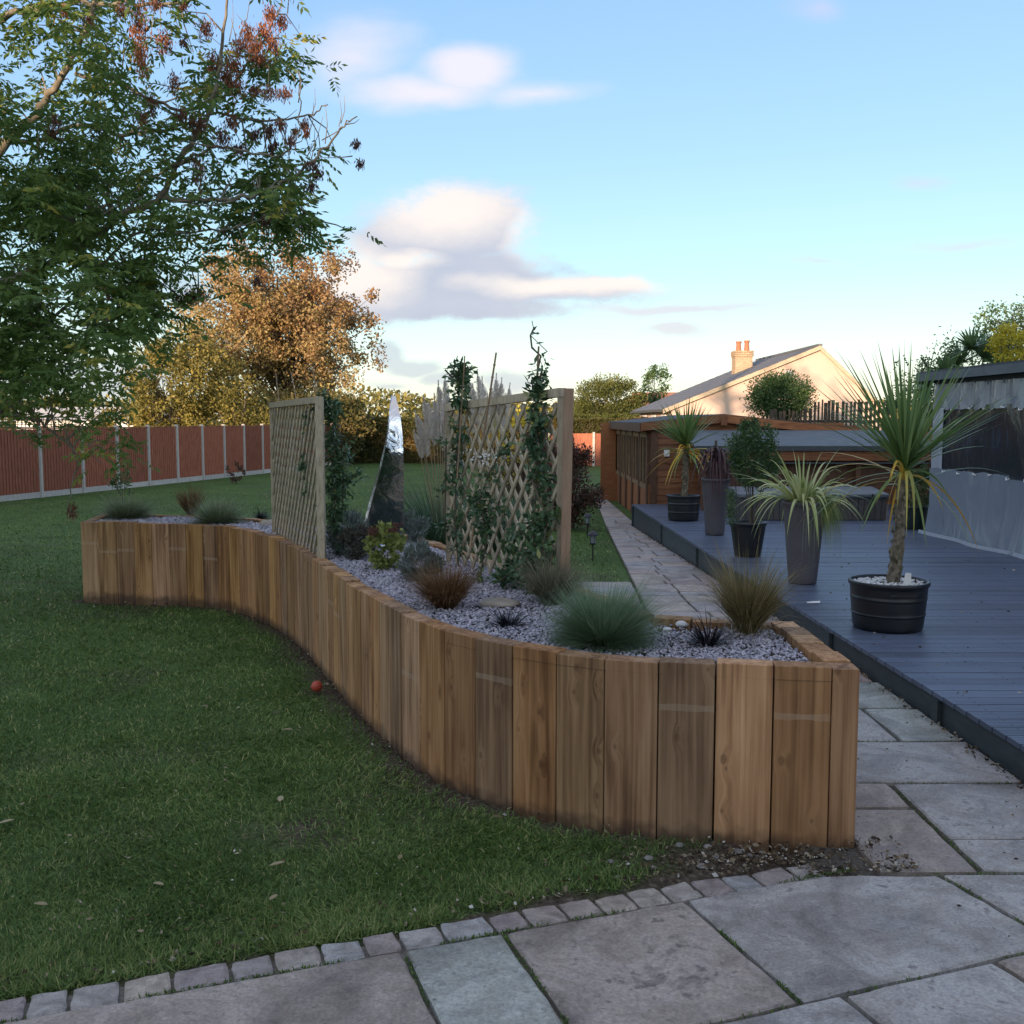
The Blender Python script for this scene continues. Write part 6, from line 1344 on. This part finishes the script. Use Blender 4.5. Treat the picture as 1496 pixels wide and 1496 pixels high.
# ============================================================ ASH TREE overhanging from the left
def ash():
    tb = np.array([-7.6, 11.5, -.06]); o = empty('ash_tree', tuple(tb), 'large ash tree with green leaves and brown seed bunches overhanging from the left', 'tree')
    def W3(px, py, Y): return np.array(D(px, py, Y))-tb
    Wn = lambda l: [W3(*q) for q in l]
    trunk = [np.zeros(3)-np.array([0, 0, .15]), np.array([.1, 0, 1.6]), np.array([.25, -.1, 3.0]), W3(-110, 330, 11.2), W3(-150, 60, 11.0), W3(-180, -250, 11.2), W3(-160, -600, 11.5)]
    MB().tube(trunk, [.42, .30, .26, .22, .18, .13, .06], 12).build('trunk', M['bark'], o, smooth=True)
    limbs = [([(-110, 330, 11.2), (-20, 240, 10.9), (45, 178, 10.6), (72, 138, 10.5), (112, 72, 10.3), (140, 0, 10.2), (170, -90, 10.1)], .095),
             ([(-150, 100, 11.0), (-40, 60, 10.8), (10, 24, 10.6), (64, 8, 10.4), (150, 2, 10.2), (250, 6, 10), (330, -20, 9.8)], .07),
             ([(0, 205, 10.9), (49, 206, 10.8), (112, 184, 10.6), (161, 192, 10.5), (210, 193, 10.4), (262, 184, 10.3), (307, 166, 10.2), (380, 176, 10.1), (450, 168, 10.1), (478, 150, 10)], .045),
             ([(-120, 420, 11.2), (-20, 420, 10.8), (80, 380, 10.5), (150, 337, 10.2), (172, 318, 10.1), (232, 291, 10), (262, 240, 9.9), (292, 187, 9.8), (311, 150, 9.8), (322, 80, 9.7), (330, 10, 9.7), (345, -60, 9.7)], .075),
             ([(232, 291, 10), (300, 292, 9.9), (356, 288, 9.8), (412, 270, 9.8), (449, 243, 9.7), (479, 213, 9.7), (505, 182, 9.7), (522, 172, 9.7)], .040),
             ([(240, 250, 9.9), (285, 228, 9.8), (318, 213, 9.7), (359, 221, 9.7), (404, 228, 9.7), (430, 208, 9.6), (438, 160, 9.6), (436, 100, 9.6)], .028),
             ([(112, 110, 10.4), (180, 125, 10.3), (260, 160, 10.2), (330, 130, 10.1), (375, 75, 10), (405, 20, 10), (415, -30, 10)], .034),
             ([(-60, 560, 10.9), (40, 545, 10.6), (90, 520, 10.4), (140, 480, 10.2), (200, 450, 10.1), (250, 437, 10), (300, 430, 10)], .035),
             ([(-80, 600, 10.5), (0, 602, 10.2), (50, 615, 10), (95, 645, 9.9), (112, 672, 9.9), (104, 712, 9.9), (100, 750, 9.9)], .03),
             ([(-100, 480, 11), (0, 490, 10.7), (70, 470, 10.4), (130, 420, 10.2), (170, 400, 10.1), (215, 380, 10)], .04),
             ([(-140, 0, 11), (-60, -60, 10.8), (40, -110, 10.6), (160, -150, 10.4), (260, -160, 10.2)], .06),
             ([(60, 370, 10.6), (140, 390, 10.4), (200, 340, 10.2), (280, 340, 10), (360, 330, 9.9), (410, 312, 9.9), (450, 320, 9.9)], .028),
             ([(-110, 300, 11.3), (-40, 330, 11.6), (60, 330, 12), (160, 300, 12.4), (240, 250, 12.7), (300, 200, 13)], .06),
             ([(-110, 330, 11.2), (-260, 260, 11), (-400, 160, 10.6), (-560, 60, 10.5)], .09), ([(-150, 60, 11), (-320, -80, 11.3), (-480, -260, 11.5)], .07), ([(-150, 60, 11), (-120, -100, 10), (-60, -260, 9)], .07)]
    lpts = []; mb = MB(); tw = MB()
    for ln, r in limbs:
        w = catmull(Wn(ln), 6); n = len(w); w = [p+rng.normal(size=3)*.012 for p in w]
        l_ = MB().tube(w, [r*.62*(1-.82*i/n) for i in range(n)], 8); l_.build('limb', M['bark'], o, smooth=True); lpts += [(p, r*(1-.86*i/n)) for i, p in enumerate(w)]
    LP = np.array([p for p, r in lpts])
    # foliage sites: regions in the picture plane (px,py,radius,count weight), spread in depth so the crown is deep
    reg = [(30, 90, 110, 1.3), (110, 60, 80, 1.0), (60, 230, 110, 1.5), (150, 170, 70, .8), (20, 340, 110, 2.1), (110, 320, 80, 1.5), (60, 440, 100, 2.4), (140, 430, 70, 1.5), (20, 530, 90, 2.3), (110, 530, 80, 1.8), (190, 500, 60, .9), (170, 250, 60, .8), (220, 300, 50, .6), (215, 100, 60, .7), (280, 90, 60, .6), (330, 150, 55, .55), (340, 60, 50, .45), (270, 190, 45, .5), (300, 270, 50, .6), (370, 270, 45, .6), (340, 340, 45, .55), (390, 260, 30, .5), (420, 260, 30, .35), (250, 340, 45, .5), (240, 400, 50, .5), (215, 450, 50, .7), (290, 420, 45, .35), (460, 235, 22, .2), (490, 190, 18, .15), (385, 330, 40, .4), (430, 330, 25, .25), (450, 335, 15, .12), (130, 640, 40, .40), (60, 600, 60, .7), (175, 600, 28, .25), (105, 700, 24, .12), (165, 655, 28, .15), (150, 560, 60, .7), (400, 90, 35, .25), (-80, 300, 150, 2), (-80, 500, 130, 1.6), (-150, 50, 180, 2), (100, -60, 120, 1.6), (280, -80, 110, 1.2), (-200, -200, 200, 1.6), (60, -250, 160, 1.4)]
    W = np.array([q[3]*(.66 if q[0] > 225 else (.6 if q[1] > 555 else .9)) for q in reg]); sites = []
    for _ in range(345):
        q = reg[rng.choice(len(reg), p=W/W.sum())]; a = random.random()*6.28; r_ = math.sqrt(random.random())*q[2]*1.05
        px, py = q[0]+r_*math.cos(a), q[1]+r_*math.sin(a); dense = q[3]/(q[2]/90)**2
        Y = 10.2+rng.normal()*(.95 if q[3] >= .8 else .5)
        c_ = W3(px, py, Y); k_ = random.randint(2, 9)
        for _k in range(k_): sites.append(c_+rng.normal(size=3)*np.array([.13, .13, .11]))
    sites = np.array(sites)
    # twigs from nearest limb point to each site
    d2 = ((sites[:, None, :]-LP[None, ::2, :])**2).sum(2); nearest = d2.argmin(1)*2
    for s, k in zip(sites[::2], nearest[::2]):
        b = LP[k]; 
        if np.linalg.norm(s-b) > .75: continue
        m_ = (b+s)/2+rng.normal(size=3)*.05+np.array([0, 0, .05]); tw.tube([b, m_, s], [.009, .006, .003], 4, False)
    # bare upright shoots at the crown edge
    for (px, py, dx, dy) in [(335, 60, 5, -60), (350, 50, 15, -50), (420, 20, -2, -60), (345, 80, -8, -55), (395, 60, 20, -25), (436, 150, 1, -50), (432, 120, -14, -20), (448, 230, 24, -60), (452, 245, 8, -65), (495, 185, 2, -38), (498, 180, 5, -40), (505, 182, 20, -8), (515, 228, -50, 2), (450, 200, 8, -50), (475, 210, 0, -60), (520, 232, 10, 6), (410, 300, 66, -8), (395, 285, 20, -30), (430, 210, 14, -10), (455, 170, 5, -40), (375, 60, -30, -40), (270, 400, 4, -40), (385, 150, 8, -60), (400, 180, 34, -20), (470, 205, 48, -34)]:
        a = W3(px, py, 9.7); b = W3(px+dx, py+dy, 9.7+random.uniform(-.1, .1)); tw.tube([a, (a+b)/2+np.array([.02, 0, -.01]), b], [.006, .004, .002], 4, False)
    tw.build('twigs', M['bark'], o, kind='stuff')
    # pinnate leaves: each site carries several compound leaves of 7-9 leaflets
    nl = 3; N_ = len(sites)*nl; si = np.repeat(np.arange(len(sites)), nl); rd = rng.normal(size=(N_, 3)); rd[:, 2] = -.35+.5*rng.normal(size=N_); rd = nrm(rd); rl = .17+.08*rng.random(N_)
    k = 9; side = nrm(np.cross(rd, np.array([0, 0, 1.0])+rng.normal(size=(N_, 3))*.3)); P_, D_, T_ = [], [], []
    st_t = np.clip(.28+.35*rng.random(len(sites))+(rng.random(len(sites)) < .10)*.42, 0, 1)[si]
    b0 = sites[si]+rng.normal(size=(N_, 3))*.05
    for j in range(k):
        f = .25+.75*(j//2)/(k//2); s_ = 1 if j % 2 else -1
        if j == k-1: f = 1; sd_ = rd
        else: sd_ = rd*.55+side*s_*.85
        sd_ = sd_+np.array([0, 0, -.25])+rng.normal(size=(N_, 3))*.15
        P_.append(b0+rd*(rl*f)[:, None]); D_.append(sd_); T_.append(np.clip(st_t+rng.normal(size=N_)*.09, 0, 1))
    P_ = np.concatenate(P_); D_ = np.concatenate(D_); T_ = np.concatenate(T_); n = len(P_)
    low = (P_[:, 2]+tb[2] < 2.0) & (P_[:, 2]+tb[2] > -5); T_ = np.where(low, np.clip(T_+.15, 0, 1), T_)
    leaves('crown', P_, D_, .070+.030*rng.random(n), .025+.009*rng.random(n), M['ash'], T_, o)
    keys = [(240, 60, 11, 18, .8), (300, 40, 10, 14, .7), (310, 90, 9, 14, .8), (385, 45, 12, 14, 1), (398, 62, 9, 12, .9), (345, 125, 12, 14, .8), (130, 30, 9, 12, .5), (255, 120, 9, 14, .6), (338, 175, 10, 12, .6), (350, 215, 9, 10, .4), (425, 205, 7, 9, .5), (203, 35, 12, 36, 1), (206, 85, 10, 26, 1), (362, 48, 10, 16, .9), (372, 66, 12, 14, 1), (350, 66, 11, 14, 1), (342, 92, 12, 14, .8), (330, 112, 12, 16, .7), (395, 20, 10, 16, 1), (412, 30, 8, 14, 1), (380, 84, 12, 10, .7), (372, 130, 10, 8, .6), (392, 133, 14, 9, .9), (415, 134, 12, 8, 1), (222, 150, 9, 16, .5), (205, 168, 10, 10, .5), (180, 12, 10, 12, .5), (228, 4, 9, 10, .5), (268, 5, 7, 8, .2), (325, 200, 12, 12, .4), (290, 250, 9, 22, .4), (372, 195, 8, 10, .3), (395, 190, 8, 12, .2), (410, 180, 8, 8, .6), (433, 190, 6, 6, .8), (445, 180, 7, 8, .7), (448, 190, 4, 7, .7), (396, 215, 5, 8, .1), (403, 208, 4, 6, .1), (455, 240, 10, 8, .1), (465, 252, 9, 8, .15), (454, 272, 8, 9, .1), (445, 328, 9, 13, .1), (388, 320, 6, 8, .1), (400, 318, 6, 6, .1), (408, 318, 6, 6, .1), (162, 425, 12, 12, .3), (150, 442, 6, 6, .2), (290, 430, 16, 11, .3), (270, 432, 12, 9, .3), (520, 208, 6, 8, .2), (526, 237, 6, 7, .2), (376, 408, 8, 9, .1), (75, 190, 12, 12, .3), (82, 175, 8, 10, .3), (288, 180, 14, 12, .4), (105, 745, 7, 12, .5), (265, 165, 8, 10, .4), (268, 60, 5, 6, .1), (95, 15, 6, 8, .9)]
    for (px, py, rx, ry, tn) in keys:
        c = W3(px, py, 9.75+random.uniform(-.25, .25)); m_ = int(30+rx*ry*1.3); g = rng.normal(size=(m_, 3))*np.array([rx, rx*.8, ry])*.5*9.8/F
        leaves('seed_bunch', c+g, np.stack([rng.normal(size=m_)*.35, rng.normal(size=m_)*.35, -np.ones(m_)], 1), .042, .011, M['keys'], np.clip(tn+rng.normal(size=m_)*.15, 0, 1), o, kind='stuff')
ash()
# ============================================================ behind the photographer: unseen house and added cypress row, sized to throw the garden into shade
def unseen_home():
    o = empty('unseen_home', (0, -6, 0), 'unseen two storey brick house behind the patio, sized to shade the garden', 'house'); x0, x1, y0, y1, ze, zr_ = -15, 7, -22, -15.2, 5.4, 9.2; o.location = (0, 0, 0)
    mb = MB().box(x0, x1, y0, y1, 0, ze); mb.add([(x0, y0, ze), (x0, y1, ze), (x0, (y0+y1)/2, zr_-.1), (x1, y0, ze), (x1, y1, ze), (x1, (y0+y1)/2, zr_-.1)], [(0, 1, 2), (3, 5, 4)]); mb.build('wall', M['brick'], o)
    ym = (y0+y1)/2
    MB().add([(x0-.3, y1+.4, ze-.15), (x1+.3, y1+.4, ze-.15), (x1+.3, ym, zr_), (x0-.3, ym, zr_), (x0-.3, y0-.4, ze-.15), (x1+.3, y0-.4, ze-.15)], [(0, 1, 2, 3), (3, 2, 5, 4)]).build('roof', M['slate'], o)
    for x in (-13, -10, -7, -4, 3.5):
        for z in (.9, 3.4):
            f = MB().box(x, x+1.5, y1+.002, y1+.06, z, z+1.25).build('window', M['whitewall'], o); MB().box(x+.08, x+1.42, y1+.061, y1+.066, z+.08, z+1.17).build('pane', M['window'], f)
    f = MB().box(-.6, 2.4, y1+.002, y1+.06, .05, 2.2).build('patio_door', M['whitewall'], o)
    for a, b in ((-.5, .85), (.95, 2.3)): MB().box(a, b, y1+.061, y1+.066, .15, 2.1).build('pane', M['window'], f)
unseen_home()
for i in range(13):  # cypress row added out of view to widen the house's shadow
    x = -17-i*2.1; hgt = 8.6+random.uniform(-.4, .3); y = -18+random.uniform(-.5, .5)
    o = empty('shade_cypress', (x, y, 0), 'tall dark cypress in the screen beside the brick house', 'tree', 'added cypress row shading the garden beside the brick house'); o['label'] = 'tall dark cypress in the screen beside the brick house'
    MB().tube([(0, 0, -.1), (0, 0, hgt*.5), (0, 0, hgt-.4)], [.2, .14, .03], 7).build('trunk', M['bark_dark'], o)
    mb = MB(); rows = 9
    prof = [(1.15, .25), (1.5, 1.2), (1.55, 3), (1.45, 5), (1.2, 6.6), (.7, 7.9), (.1, hgt)]
    mb.lathe([(r*random.uniform(.92, 1.06), z) for r, z in prof], 14); mb.build('inner_foliage', M['bark_dark'], o)
    n = 2600; t = rng.random(n); z = .2+t*(hgt-.3); r = np.interp(z, [q[1] for q in prof], [q[0] for q in prof])*(1+.08*rng.normal(size=n)); a = rng.random(n)*6.28
    leaves('foliage', np.stack([r*np.cos(a), r*np.sin(a), z], 1), np.stack([np.cos(a)*.5, np.sin(a)*.5, np.ones(n)], 1), .42, .2, M['conifer'], rng.random(n), o)
